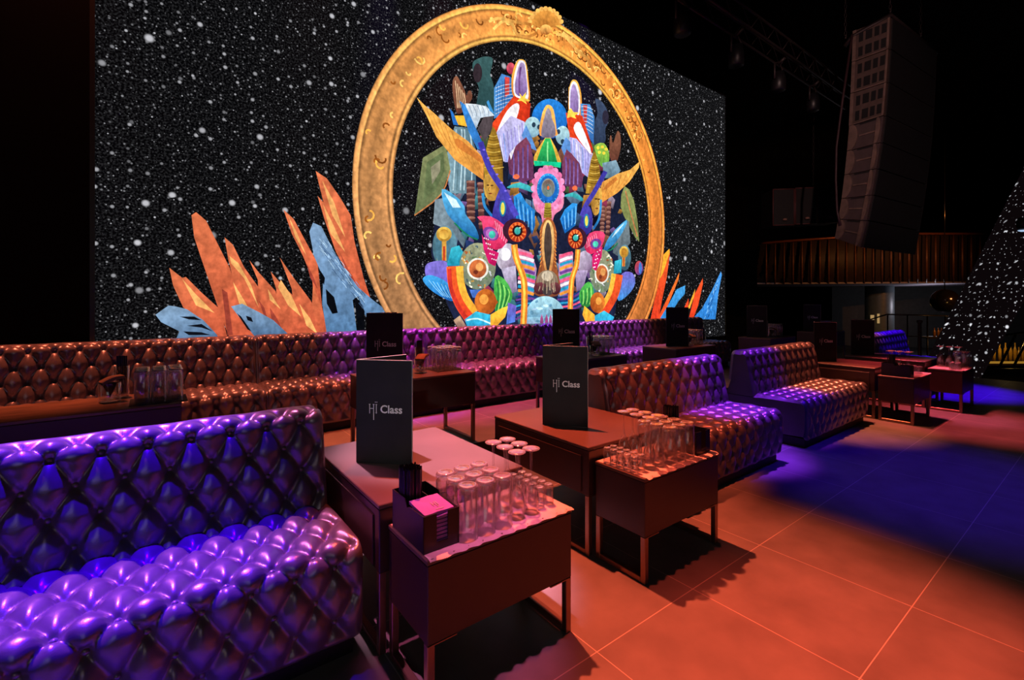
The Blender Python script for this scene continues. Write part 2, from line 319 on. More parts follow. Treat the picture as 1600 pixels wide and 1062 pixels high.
def tufted(L, prof, pu, pv, voff, vlo, vhi, amp, ds, close, parity=0, side=1):
    """leather skin of length L along X over a (y, z) profile, pulled in at a diamond grid of buttons; ends capped flat"""
    P, S = resample(prof, ds); nv = len(P); nu = int(round(L / ds)) + 1
    uo = (L / 2) % pu
    nor = []
    for k in range(nv):
        a = P[max(0, k - 2)]; b = P[min(nv - 1, k + 2)]; ty, tz = b[0] - a[0], b[1] - a[1]; l = sqrt(ty * ty + tz * tz) or 1
        nor.append((-tz / l * side, ty / l * side))
    vs = []; R = .035
    for i in range(nu):
        u = L * i / (nu - 1); e = min(u, L - u)
        inset = R - sqrt(max(0, R * R - (R - e) ** 2)) if e < R else 0
        fe = min(1, e / .05); fe = fe * fe * (3 - 2 * fe)
        for k in range(nv):
            v = S * k / (nv - 1)
            uu = (u - uo) / pu + parity * .5; vv = (v - voff) / pv
            a = uu + vv / 2; b = uu - vv / 2
            fa = a - floor(a); fb = b - floor(b)
            sa = (4 * fa * (1 - fa)); sb = (4 * fb * (1 - fb))
            ra, rb = a - round(a), b - round(b)
            du = (ra + rb) / 2 * pu; dv = (ra - rb) * pv; d = sqrt(du * du + dv * dv)
            q = (abs(2 * fa - 1) ** 6 + abs(2 * fb - 1) ** 6) ** (1 / 6)
            h = .60 * max(0, 1 - q ** 2.3) + .40 * (1 - exp(-(d / (.17 * pu)) ** 2))
            th = atan2(dv, du)
            h -= .07 * exp(-d / (.20 * pu)) * cos(9 * th) * min(1, d / (.10 * pu))
            fv = 1.0
            if v < vlo: fv = max(0, 1 - (vlo - v) / .05)
            if v > vhi: fv = max(0, 1 - (v - vhi) / .05)
            disp = amp * (h - 1) * fv * fe + (amp * .12) * sin(u * 23 + v * 11) * .3 * fe - inset
            y, z = P[k]; ny, nz = nor[k]
            vs.append((u, y + ny * disp, z + nz * disp))
    fs = []
    for i in range(nu - 1):
        for k in range(nv - 1): fs.append((i * nv + k, i * nv + k + 1, (i + 1) * nv + k + 1, (i + 1) * nv + k))
    mb = MB(); mb.add(vs, fs, 0, True)
    # flat end panels and the plain hidden sides close the body
    n0 = len(mb.v); c = len(close)
    ends = []
    for u, base, flip in ((.002, 0, False), (L - .002, (nu - 1) * nv, True)):
        cb = len(mb.v); mb.v += [(u, y, z) for y, z in close]
        ring = [base + k for k in range(0, nv)] + [cb + q for q in range(c)]
        cy = sum(mb.v[q][1] for q in ring) / len(ring); cz = sum(mb.v[q][2] for q in ring) / len(ring)
        ci = len(mb.v); mb.v.append((u, cy, cz))
        for q in range(len(ring)):
            tri = (ring[q], ring[(q + 1) % len(ring)], ci); mb.f.append(tri if not flip else tri[::-1]); mb.m.append(1); mb.sm.append(False)
        ends.append((base, cb))
    (b0, c0), (b1, c1) = ends
    r0 = [b0 + nv - 1] + [c0 + q for q in range(c)] + [b0]; r1 = [b1 + nv - 1] + [c1 + q for q in range(c)] + [b1]
    for q in range(len(r0) - 1):
        mb.f.append((r0[q], r0[q + 1], r1[q + 1], r1[q])); mb.m.append(1); mb.sm.append(False)
    # button positions
    btn = []
    j = -20
    while j < 40:
        v = voff + j * pv
        if vlo - .01 <= v <= vhi + .01:
            k = min(nv - 1, max(0, int(round(v / S * (nv - 1)))))
            i = -2
            while i < 40:
                # buttons sit where a and b are both integers
                u = uo + (i + (.5 if (j % 2) else 0) - parity * .5) * pu
                if .05 < u < L - .05:
                    y, z = P[k]; ny, nz = nor[k]; btn.append((u, y - ny * amp * .93, z - nz * amp * .93, ny, nz))
                i += 1
        j += 1
    return mb, btn
def button_mesh(ny, nz):
    mb = MB(); ring = [(.0095, 0), (.0085, .003), (.005, .0055), (.0, .0063)]; vs = []; n = 10
    for r, h in ring:
        for i in range(n):
            a = 2 * pi * i / n; p, q = r * cos(a), r * sin(a)
            vs.append((p, q * -nz + h * ny, q * ny + h * nz))
    fs = [(k * n + i, k * n + (i + 1) % n, (k + 1) * n + (i + 1) % n, (k + 1) * n + i) for k in range(3) for i in range(n)]
    return mb.add(vs, fs, 0, True)
# sofa local frame: x along the length from its left end, y = 0 at the front, z = 0 on the floor
SEAT_P = [(.47, .395), (.40, .402)] + [(.30, .406), (.16, .406)] + arc(.070, .336, .07, 90, 180, 8) + [(-.002, .25), (0, .16), (.012, .085)] + arc(.032, .085, .02, 180, 270, 3)
SEAT_C = [(.70, .065), (.70, .36), (.47, .36)]
BACK_P = [(.425, .375), (.44, .45), (.475, .64), (.49, .70)] + arc(.553, .715, .062, 175, 60, 9) + [(.62, .772)] + arc(.63, .727, .045, 80, 0, 5) + [(.69, .60), (.70, .50)]
BACK_C = [(.71, .365), (.45, .365)]
PU, PV = .128, .098
def make_sofa(L, ds, buttons=False, label='', group=None):
    t = thing('chesterfield_sofa', label, 'sofa', group=group)
    sm, sb = tufted(L, SEAT_P, PU, PV, .03, .0, .74, .040, ds, SEAT_C, 0, -1)
    bm, bb = tufted(L, BACK_P, PU, PV, .07, .0, .47, .040, ds, BACK_C, 0)
    seat = sm.obj('seat', [M['leather'], M['leather_plain']], t); back = bm.obj('backrest', [M['leather'], M['leather_plain']], t)
    MB().box(.03, L - .03, .05, .68, 0, .075).obj('plinth', M['plinth'], t)
    if buttons:
        cache = {}
        for par, lst in ((seat, sb), (back, bb)):
            for (u, y, z, ny, nz) in lst:
                key = (round(ny, 2), round(nz, 2))
                if key not in cache: cache[key] = button_mesh(ny, nz).mesh('button', M['leather'])
                link('button', cache[key], par, (u, y, z))
    return t
FRONT = 1.63
near = make_sofa(1.6, .0065, True, 'purple lit tufted leather sofa in the near left foreground', 'free standing tufted sofas')
near.location = (-1.0, FRONT, 0)
s2 = make_sofa(1.49, .0095, False, 'tufted leather sofa behind the second table, half orange and half blue in the light', 'free standing tufted sofas'); s2.location = (2.39, FRONT, 0)
dup(s2, (4.33, FRONT, 0), 0, 'tufted sofa with a plain smooth end panel, orange light on its seat', 'free standing tufted sofas')
dup(s2, (7.74, FRONT, 0), 0, 'farthest free standing sofa, blue with a pink lit top edge', 'free standing tufted sofas')
BANK_F = 3.96
bank = [(-2.4, 1.548, 'wall sofa section at the far left under the black wall'),
        (-.85, 1.548, 'copper lit wall sofa section behind the wooden table'), (.70, 1.548, 'wall sofa section behind the near sofa, copper fading to violet'),
        (2.25, 1.728, 'plum coloured wall sofa section below the mask picture'), (3.98, 1.738, 'violet wall sofa section right of the mask picture centre'),
        (5.72, 1.78, 'last wall sofa section at the right end of the screen')]
protos = {}
for x, L, lab in bank:
    if L not in protos: protos[L] = make_sofa(L, .0105, False, lab, 'wall sofas under the screen'); protos[L].location = (x, BANK_F, TIER)
    else: dup(protos[L], (x, BANK_F, TIER), 0, lab, 'wall sofas under the screen')

# ------------------------------------------------------------------ tables
def square_tube(mb, a, b, s=.025):
    x0, x1 = sorted((a[0], b[0])); y0, y1 = sorted((a[1], b[1])); z0, z1 = sorted((a[2], b[2])); h = s / 2
    mb.bbox(x0 - h, x1 + h, y0 - h, y1 + h, z0 - (h if z0 == z1 else 0), z1 + (h if z0 == z1 else 0), .0025)
def make_table(name, label, cat, wx, wy, zb, zt, top=None, group=None, frame_axis='y', drawer=None):
    """box on two square tube loops; local origin at the left front corner on the floor"""
    t = thing(name, label, cat, group=group)
    MB().bbox(0, wx, 0, wy, zb, zt - .018, .003).obj('body', M['lacquer'], t)
    MB().bbox(-.002, wx + .002, -.002, wy + .002, zt - .017, zt, .003).obj('tabletop', top or M['top'], t)
    h = .0135
    for s in (0, 1):
        fr = []
        if frame_axis == 'y': ends = [(h if s == 0 else wx - h, h), (h if s == 0 else wx - h, wy - h)]
        else: ends = [(h, h if s == 0 else wy - h), (wx - h, h if s == 0 else wy - h)]
        for (x, y) in ends:
            mb = MB(); square_tube(mb, (x, y, 0), (x, y, zb), .026); mb.obj('leg', M['steel'], t)
        mb = MB(); (xa, ya), (xb, yb) = ends
        if frame_axis == 'y': square_tube(mb, (xa, ya + .026, .0135), (xb, yb - .026, .0135), .026)
        else: square_tube(mb, (xa + .026, ya, .0135), (xb - .026, yb, .0135), .026)
        mb.obj('foot_rail', M['steel'], t)
        for (x, y) in ends:
            sx = 1 if x < wx / 2 else -1; x_ = x - sx * .0
            MB().bbox(min(x, x + sx * .09), max(x, x + sx * .09), y - .013, y + .013, zb - .006, zb - .0005, .001).obj('mounting_plate', M['steel'], t)
    if drawer:
        MB().bbox(-.006, -.0005, wy * .06, wy * .94, zb + .012, zt - .05, .001).obj('drawer_front', M['lacquer'], t)
    return t
side = make_table('service_table', 'low dark side table in the foreground carrying tall glasses and a napkin caddy', 'side table', .60, .29, .205, .465, group='service tables with glasses'); side.location = (.66, 1.285, 0)
dup(side, (1.716, 1.295, 0), 0, 'dark side table in front of the second sofa with shot glasses and flutes', 'service tables with glasses')
dup(side, (5.99, 1.32, 0), 0, 'small dark side table far right, caddy facing the camera', 'service tables with glasses')
dup(side, (7.05, 1.14, 0), 0, 'farthest small side table, lit orange legs and pink glasses', 'service tables with glasses')
main = make_table('cocktail_table', 'nearest large dark table with a pink lit top beside the purple sofa', 'table', .64, .79, .29, .53, group='large tables of the front row', drawer=True); main.location = (.635, 1.60, 0)
dup(main, (1.69, 1.605, 0), 0, 'large dark brown table with a menu left of the second sofa', 'large tables of the front row')
dup(main, (6.0, 1.64, 0), 0, 'large dark table right of the third sofa', 'large tables of the front row')
dup(main, (7.07, 1.46, 0), 0, 'large table just before the farthest sofa', 'large tables of the front row')
ZT = TIER + .53
back = make_table('bank_table', 'wood topped table at the far left in front of the copper wall sofa', 'table', .80, .45, .29, .53, top=M['wood'], group='tables before the wall sofas', frame_axis='y'); back.location = (-.67, 3.06, TIER)
back2 = make_table('bank_table', 'dark table with long legs between the two nearest menus and the wall sofa', 'table', .80, .45, .29, .53, group='tables before the wall sofas', frame_axis='y'); back2.location = (1.165, 3.04, TIER)
for x, lab in ((2.945, 'dark table before the wall sofa, partly hidden by the second large menu'), (4.575, 'dark table right of the wall sofa centre, behind the second sofa'),
               (6.79, 'dark table past the right end of the screen, behind the third sofa'), (8.76, 'farthest table on the raised tier with a red lit side')):
    dup(back2, (x, 3.04, TIER), 0, lab, 'tables before the wall sofas')

# ------------------------------------------------------------------ menus
def text_mesh(body, size, bold=.0):
    c = bpy.data.curves.new('t', 'FONT'); c.body = body; c.size = size; c.extrude = .0004; c.offset = bold; c.resolution_u = 3
    o = bpy.data.objects.new('t', c); COL.objects.link(o); bpy.context.view_layer.update()
    me = bpy.data.meshes.new_from_object(o.evaluated_get(bpy.context.evaluated_depsgraph_get())); bpy.data.objects.remove(o); bpy.data.curves.remove(c)
    return me
CLASS_ME = text_mesh('Class', .048, .0009); CLASS_ME.materials.clear(); CLASS_ME.materials.append(M['silver'])
def logo_mesh():
    mb = MB(); t = .0004
    def bar(x0, x1, z0, z1): mb.box(x0, x1, -t, t, z0, z1)
    bar(0, .0028, -.004, .036); bar(-.002, .005, .0345, .037)                    # left stem with serif
    bar(0, .021, .0165, .019)                                                    # crossbar
    bar(.0185, .0213, -.032, .036); bar(.016, .024, .0345, .037)                 # long right stem
    bar(.031, .0338, -.004, .036); bar(.029, .036, .0345, .037)                  # i
    for x in (.0275, .0355): mb.lathe([(0, .0), (.0022, .0)], 8, (x, 0, 0))      # dots placed below
    for k in range(2):
        x = .0282 if k == 0 else .0352; mb.add([(x + .0022 * cos(a * pi / 4), -t, .046 + .0022 * sin(a * pi / 4)) for a in range(8)], [tuple(range(8))])
    return mb
LOGO_ME = logo_mesh().mesh('emblem', M['silver'])
MW, MH = .258, .452
def make_menu(label):
    t = thing('folded_menu', label, 'menu', group='folded drinks menus')
    fc = MB().bbox(0, MW, -.003, .003, 0, MH, .001).obj('front_cover', M['menu'], t)
    MB().box(.002, MW - .001, -.0034, .0034, MH - .0012, MH + .0006).box(MW - .001, MW + .0006, -.0032, .0032, .001, MH).obj('edge_trim', M['page'], fc)
    lg = link('emblem', LOGO_ME, fc, (.062, -.0037, .222)); tag(lg, 'silver printed emblem')
    cl = link('lettering', CLASS_ME, fc, (.112, -.0037, .222)); cl.rotation_euler = (pi / 2, 0, 0); tag(cl, 'silver printed word')
    bc = MB().bbox(.003, MW, -.003, .003, 0, MH, .001).obj('back_cover', M['menu'], t); bc.location = (0, .0045, 0); bc.rotation_euler = (0, 0, radians(56))
    MB().box(.004, MW - .001, -.0034, .0034, MH - .0012, MH + .0006).obj('edge_trim', M['page'], bc)
    return t
menu0 = make_menu('nearest tall black menu standing open on the pink lit table'); menu0.location = (.722, 2.081, .531); menu0.rotation_euler = (0, 0, radians(-46))
for x, y, z, a, lab in ((1.789, 2.059, .531, -52, 'tall black menu standing open on the large table left of the second sofa'),
                        (6.057, 2.23, .531, -37, 'black menu on the large table right of the third sofa'),
                        (7.20, 2.22, .531, -52, 'black menu on the table just before the farthest sofa'),
                        (1.19, 3.23, ZT + .001, -42, 'black menu on the raised tier straight behind the nearest menu'),
                        (3.08, 3.40, ZT + .001, -42, 'black menu standing before the mask picture'),
                        (4.762, 3.296, ZT + .001, -37, 'black menu before the orange and blue crystals at the right of the screen'),
                        (6.907, 3.423, ZT + .001, -62, 'black menu just right of the screen, beside a cluster of glasses'),
                        (8.90, 3.44, ZT + .001, -55, 'farthest black menu on the red sided table')):
    dup(menu0, (x, y, z), radians(a), lab)

# ------------------------------------------------------------------ glassware
HB_P = [(.0335, 0), (.0345, .0005), (.0345, .15), (.0335, .168), (.031, .1745), (.026, .176), (.022, .1735), (.010, .1725), (.0005, .1725)]
HB_I = [(.0335, 0), (.0325, .0006), (.0318, .145), (.029, .153), (.018, .1555), (.0005, .156)]
def highball_mesh():
    mb = MB(); mb.lathe(HB_P[:4], 24); mb.lathe(HB_I, 24); mb.lathe(HB_P[3:], 24, mi=1); return mb.mesh('highball_glass', [M['glass'], M['glass_base']])
def shot_mesh():
    mb = MB(); mb.lathe([(.0185, 0), (.019, .0005), (.0185, .06), (.0175, .07)], 18); mb.lathe([(.0185, 0), (.0178, .0006), (.017, .052), (.014, .057), (.0004, .058)], 18)
    mb.lathe([(.0175, .07), (.016, .0745), (.012, .076), (.009, .074), (.0004, .0735)], 18, mi=1); return mb.mesh('shot_glass', [M['glass'], M['glass_base']])
def flute_mesh():
    mb = MB(); mb.lathe([(.026, 0), (.0268, .0004), (.0285, .03), (.0275, .06), (.022, .09), (.013, .11), (.006, .122), (.0042, .135), (.0038, .18), (.0045, .215), (.009, .227)], 22)
    mb.lathe([(.026, 0), (.0258, .0006), (.027, .03), (.026, .06), (.020, .088), (.010, .105), (.0004, .110)], 22)
    mb.lathe([(.009, .227), (.022, .2315), (.0315, .2325), (.0325, .2340), (.0315, .2355), (.018, .2362), (.0004, .2362)], 22, mi=1); return mb.mesh('champagne_flute', [M['glass'], M['glass_base']])
def rocks_mesh():
    mb = MB(); mb.lathe([(.0004, .0), (.040, .0), (.0455, .002), (.047, .012), (.048, .1), (.047, .1005), (.046, .1)], 26); mb.lathe([(.046, .1), (.0445, .02), (.040, .0175), (.0004, .017)], 26, mi=0)
    mb.lathe([(.0004, .0005), (.040, .0008), (.0450, .003)], 26, mi=1); return mb.mesh('rocks_glass', [M['glass'], M['glass_base']])
HB, SH, FL, RK = highball_mesh(), shot_mesh(), flute_mesh(), rocks_mesh()
ROW = ['front', 'middle', 'back', 'fourth', 'rearmost']; COLN = ['left', 'centre', 'right']
def glass_grid(me, name, kind, cat, xs, ys, z, where, group, jit=.0008, seed=1):
    rnd = random.Random(seed)
    for i, x in enumerate(xs):
        for j, y in enumerate(ys):
            cn = COLN[i] if len(xs) == 3 else ('left', 'right')[i]
            rn = ROW[j] if len(ys) <= 3 else ('front', 'second', 'third', 'fourth', 'rearmost')[j]
            o = link(name, me, None, (x + rnd.uniform(-jit, jit), y + rnd.uniform(-jit, jit), z)); o.rotation_euler = (0, 0, rnd.uniform(0, 1))
            tag(o, '%s in %s row, %s column, %s' % (kind, rn, cn, where), cat, group)
ZS = .4665
glass_grid(HB, 'highball_glass', 'clear highball', 'glass', (.826, .897, .968), (1.326, 1.398, 1.472), ZS, 'on the nearest side table', 'highballs on the nearest side table', seed=2)
glass_grid(FL, 'champagne_flute', 'champagne flute', 'glass', (1.047, 1.114), (1.345, 1.418, 1.491), ZS, 'on the nearest side table', 'flutes on the nearest side table', seed=3)
glass_grid(SH, 'shot_glass', 'shot glass', 'glass', (1.168, 1.214), (1.362, 1.403, 1.444, 1.485, 1.526), ZS, 'on the nearest side table', 'shot glasses on the nearest side table', seed=4)
glass_grid(SH, 'shot_glass', 'shot glass', 'glass', (1.737, 1.781), (1.368, 1.408, 1.448, 1.488, 1.528), ZS + .0, 'on the side table before the second sofa', 'shot glasses on the second side table', seed=5)
glass_grid(FL, 'champagne_flute', 'champagne flute', 'glass', (1.840, 1.905), (1.365, 1.438, 1.512), ZS, 'on the side table before the second sofa', 'flutes on the second side table', seed=6)
glass_grid(HB, 'highball_glass', 'clear highball', 'glass', (1.972, 2.044, 2.116), (1.345, 1.417, 1.490), ZS, 'on the side table before the second sofa', 'highballs on the second side table', seed=7)
glass_grid(FL, 'champagne_flute', 'champagne flute', 'glass', (6.22, 6.29), (1.42, 1.495, 1.57), ZS, 'on the small side table far right', 'flutes on the third side table', seed=8)
glass_grid(SH, 'shot_glass', 'short tumbler', 'glass', (6.40, 6.445), (1.37, 1.415, 1.46), ZS, 'on the small side table far right', 'tumblers on the third side table', seed=9)
glass_grid(FL, 'champagne_flute', 'champagne flute', 'glass', (7.30, 7.37), (1.22, 1.295, 1.37), ZS, 'on the farthest side table', 'flutes on the farthest side table', seed=10)
glass_grid(HB, 'highball_glass', 'clear highball', 'glass', (7.45, 7.52, 7.59), (1.18, 1.25), ZS, 'on the farthest side table', 'highballs on the farthest side table', seed=11)
glass_grid(SH, 'shot_glass', 'short tumbler', 'glass', (7.10, 7.15, 7.20), (1.19, 1.24), ZS, 'on the farthest side table', 'tumblers on the farthest side table', seed=12)

# paper mats with a wavy edge
def mat_mesh(x0, x1, y0, y1, over, pitch, amp, seed):
    """paper sheet: flat on the table, its front edge hanging over in small waves"""
    rnd = random.Random(seed); n = int((x1 - x0) / pitch * 8); vs = []; fs = []; rows = 5; ph = rnd.uniform(0, 3)
    for i in range(n + 1):
        u = i / n; x = x0 + (x1 - x0) * u; wv = .5 + .5 * sin(2 * pi * (x - x0) / pitch + ph + .8 * sin(x * 31))
        o = over * (.45 + .55 * wv)
        vs += [(x, y1, .0005), (x, y0 + .03, .0005), (x, y0 + .004, .0012), (x, y0 - o * .5, .0016 - amp * .05 + amp * .25 * (wv - .5)), (x, y0 - o, -amp * .25 + amp * .35 * (wv - .5))]
    for i in range(n):
        for k in range(rows - 1): fs.append((i * rows + k, i * rows + k + 1, (i + 1) * rows + k + 1, (i + 1) * rows + k))
    return MB().add(vs, fs, 0, True)
def placemat(x0, x1, y0, y1, z, lab, mat='paper', over=.026, pitch=.062, amp=.014, seed=1, group='paper mats under glasses'):
    o = mat_mesh(x0, x1, y0, y1, over, pitch, amp, seed).obj('paper_mat', M[mat], None, (0, 0, z)); tag(o, lab, 'paper mat', group); return o
placemat(.665, 1.258, 1.292, 1.57, .4655, 'pale paper mat with scalloped front edge on the nearest side table', seed=2)
placemat(1.722, 2.31, 1.302, 1.58, .4655, 'pale paper mat with crinkled edge under flutes before the second sofa', seed=3)
placemat(6.15, 6.58, 1.325, 1.60, .4655, 'pale paper mat on the small side table far right', seed=4)
placemat(7.06, 7.64, 1.145, 1.42, .4655, 'pink lit paper mat on the farthest side table', seed=5)

# straws
STRAW = MB().tube([(0, 0, 0), (0, 0, .205)], .0035, 7, caps=False).lathe([(.0034, .2), (.0005, .2)], 7).mesh('straw', M['straw'])
def straws(cx, cy, z, rx, ry, n, where, seed, lean=.0):
    rnd = random.Random(seed); pts = []
    while len(pts) < n:
        a, b = rnd.uniform(-1, 1), rnd.uniform(-1, 1)
        if a * a + b * b > 1.3: continue
        p = (cx + a * rx, cy + b * ry)
        if all((p[0] - q[0]) ** 2 + (p[1] - q[1]) ** 2 > .0066 ** 2 for q in pts): pts.append(p)
        elif rnd.random() < .004: pts.append(p)
    for p in pts:
        o = link('drinking_straw', STRAW, None, (p[0], p[1], z + rnd.uniform(0, .008))); o.rotation_euler = (rnd.uniform(-.02, .02), rnd.uniform(-.02, .02) + lean, 0)
        tag(o, 'black straw %s' % where, 'straw', 'straws ' + where)

# napkin caddy: front bin with a window, two bins behind it
def make_caddy(label):
    t = thing('bar_caddy', label, 'caddy', group='black bar caddies'); w, d, h, k = .126, .235, .115, .003
    MB().box(0, w, 0, d, 0, .003).obj('base', M['black_plastic'], t)
    f = MB(); f.box(0, .045, 0, k, .003, h).box(.085, w, 0, k, .003, h).box(.045, .085, 0, k, .003, .025); f.obj('front_panel', M['black_plastic'], t)
    for x in (0, w - k):
        vs = [(0, .003), (d, .003), (d, h + .012), (.135, h + .012), (.12, h - .012), (.10, h - .004), (0, h)]; n = len(vs)
        MB().add([(x, y, z) for y, z in vs] + [(x + k, y, z) for y, z in vs], [tuple(range(n))[::-1], tuple(range(n, 2 * n))] + [(i, (i + 1) % n, n + (i + 1) % n, n + i) for i in range(n)]).obj('side_panel', M['black_plastic'], t)
    MB().box(k, w - k, .118, .121, .003, h - .012).obj('divider', M['black_plastic'], t)
    MB().box(.079, .082, .121, d - k, .003, h + .005).obj('divider', M['black_plastic'], t)
    MB().box(k, w - k, d - k, d, .003, h + .012).obj('back_panel', M['black_plastic'], t)
    return t
def napkin_mesh(w=.104, d=.104, th=.010, seed=0):
    rnd = random.Random(seed); mb = MB(); nx, ny = 8, 6
    for s, zz in ((1, th), (-1, 0)):
        vs = [(w * i / nx, d * j / ny, zz + .0012 * sin(i * 1.3 + j * .7 + seed)) for i in range(nx + 1) for j in range(ny + 1)]
        fs = [(i * (ny + 1) + j, (i + 1) * (ny + 1) + j, (i + 1) * (ny + 1) + j + 1, i * (ny + 1) + j + 1) for i in range(nx) for j in range(ny)]
        mb.add(vs, fs if s > 0 else [f[::-1] for f in fs], 0, True)
    mb.box(0, w, -.0005, .002, .001, th - .0005).box(0, w, d - .002, d + .0005, .001, th - .0005).box(-.0005, .002, 0, d, .001, th - .0005).box(w - .002, w + .0005, 0, d, .001, th - .0005)
    return mb
caddy = make_caddy('black bar caddy with purple napkins and straws on the nearest side table'); caddy.location = (.664, 1.318, .467)
dup(caddy, (2.165, 1.325, .467), 0, 'black bar caddy at the right end of the second side table')
dup(caddy, (6.0, 1.35, .467), 0, 'black bar caddy at the front of the small side table far right')
dup(caddy, (7.638, 1.295, .467), pi / 2, 'black bar caddy behind the glasses on the farthest side table'); bpy.context.view_layer.update()
nm = napkin_mesh(seed=1).mesh('napkin', M['napkin'])
for k in range(9):
    if k < 8: nk = link('folded_napkin', nm, None, (.678, 1.326, .4705 + k * .0125)); tag(nk, 'folded purple napkin in the stack inside the nearest caddy', 'napkin', 'napkins in the nearest caddy')
    else:
        nk = napkin_mesh(seed=3).obj('folded_napkin', M['napkin'], None, (.674, 1.330, .4705 + k * .0125)); nk.rotation_euler = (.10, 0, .04); tag(nk, 'topmost purple napkin with a white emblem in the nearest caddy', 'napkin', 'napkins in the nearest caddy')
        e = MB()
        for x0, x1, y0, y1 in ((.050, .052, .022, .048), (.050, .062, .034, .036), (.060, .062, .014, .048), (.067, .069, .022, .048), (.046, .074, .0, .003)): e.box(x0, x1, y0 + .01, y1 + .01, .0115, .0124)
        e.obj('emblem', M['page'], nk)
straws(.7035, 1.493, .4705, .031, .037, 88, 'in the caddy on the nearest side table', 1)
straws(2.2045, 1.497, .4705, .031, .036, 70, 'in the caddy before the second sofa', 2)
straws(6.039, 1.515, .4705, .028, .032, 16, 'in the caddy far right', 3)

# glass clusters of the back tables: nine highballs on a black napkin, a rocks glass of folded napkins, a glass of straws
def folded(name, label, loc, rz, tilt, mat):
    mb = MB(); vs = []; n = 10
    for k in range(4):
        o = k * .004
        pr_ = [(-.05 + .1 * i / n, .010 * sin(pi * i / n) + o) for i in range(n + 1)]
        b = len(vs); vs = [(x, y, z) for x, z in pr_ for y in (-.035, .035)] + [(x, y, z + .0035) for x, z in pr_ for y in (-.035, .035)]
        m = 2 * (n + 1); fs = []
        for i in range(n): fs += [(2 * i, 2 * i + 1, 2 * i + 3, 2 * i + 2), (m + 2 * i, m + 2 * i + 2, m + 2 * i + 3, m + 2 * i + 1), (2 * i, 2 * i + 2, m + 2 * i + 2, m + 2 * i), (2 * i + 1, m + 2 * i + 1, m + 2 * i + 3, 2 * i + 3)]
        mb.add(vs, fs, 0, True)
    o = mb.obj(name, M[mat], None, loc); o.rotation_euler = (0, tilt, rz); tag(o, label, 'napkin', 'napkins in rocks glasses'); return o
def cone_napkin(name, label, loc):
    mb = MB(); mb.add([(0, 0, .018), (.035, .012, .098), (.030, -.02, .10), (-.005, -.034, .098), (-.034, -.01, .10), (-.02, .03, .099)], [(0, 2, 1), (0, 3, 2), (0, 4, 3), (0, 5, 4), (0, 1, 5), (1, 2, 3, 4, 5)])
    o = mb.obj(name, M['black_paper'], None, loc); tag(o, label, 'napkin', 'napkins in rocks glasses'); return o
for q, (cx, cy, rx, ry, where) in enumerate(((.035, 3.215, -.175, 3.33, 'wooden table at the far left'), (1.83, 3.28, 1.60, 3.23, 'table straight behind the nearest menu'),
        (3.62, 3.27, 3.42, 3.17, 'table behind the second large menu'), (5.25, 3.28, 5.04, 3.17, 'table behind the second sofa'), (7.40, 3.28, 7.18, 3.19, 'table behind the third sofa'),
        (9.34, 3.28, 9.2, 3.19, 'farthest raised table'))):
    placemat(cx - .125, cx + .125, cy - .11, cy + .115, ZT + .0008, 'black scalloped napkin under nine glasses on the ' + where, 'black_paper', .012, .06, .010, seed=20 + q, group='black napkins under glasses')
    glass_grid(HB, 'highball_glass', 'clear highball', 'glass', (cx - .071, cx, cx + .071), (cy - .071, cy, cy + .071), ZT + .0022, 'on the ' + where, 'highballs on the ' + where, .001, 30 + q)
    if q > 4: continue
    tag(link('rocks_glass', RK, None, (rx, ry, ZT + .0008)), 'upright rocks glass holding napkins on the ' + where, 'glass', 'rocks glasses with napkins')
    cone_napkin('cone_napkin', 'black napkin cone inside the rocks glass on the ' + where, (rx, ry, ZT + .002))
    folded('folded_napkin', 'brown folded napkins lying across the rocks glass on the ' + where, (rx + .012, ry - .005, ZT + .108), .3 + .4 * q, -.28, 'brown_napkin')
    sx, sy = rx + .045, ry + .105
    g = link('highball_glass', HB, None, (sx, sy, ZT + .177)); g.rotation_euler = (pi, 0, 0); tag(g, 'upright highball glass full of black straws on the ' + where, 'glass', 'straw glasses')
    straws(sx, sy, ZT + .022, .020, .020, 14, 'in the upright glass on the ' + where, 50 + q)
# ------------------------------------------------------------------ LED screen and its picture
def on_screen(px, py, lay=0):
    """point of the screen plane that the traced picture coordinate belongs to"""
    y = SCR_Y - .004 - .00004 * lay
    u = (px - 800) / FPX; d = SCR_Y / (VD[1] + u * RD[1])
    return (d * (VD[0] + u * RD[0]), y, EYE - (py - HORIZON) / FPX * d)
SX0, SX1, SZ0, SZ1 = -.335, 8.742, .55, 5.12
screen = thing('led_screen', 'huge LED wall showing a starfield, a golden ring and a colourful mask collage', 'screen', (0, 0, 0))
MB().box(SX0, SX1, SCR_Y, SCR_Y + .12, SZ0, SZ1).obj('panel', star_mat('led_starfield', [(2.3, .015, .13, .85, 4), (4.7, .03, .16, .70, 2.6), (9.5, .03, .20, .50, 2), (22, .04, .24, .22, 1.5)], haze=.025), screen)
MB().box(SX0 - .03, SX0, SCR_Y - .003, SCR_Y + .12, SZ0, SZ1).box(SX1, SX1 + .03, SCR_Y - .003, SCR_Y + .12, SZ0, SZ1).box(SX0 - .03, SX1 + .03, SCR_Y - .003, SCR_Y + .12, SZ1, SZ1 + .03).obj('bezel', M['black_plastic'], screen)
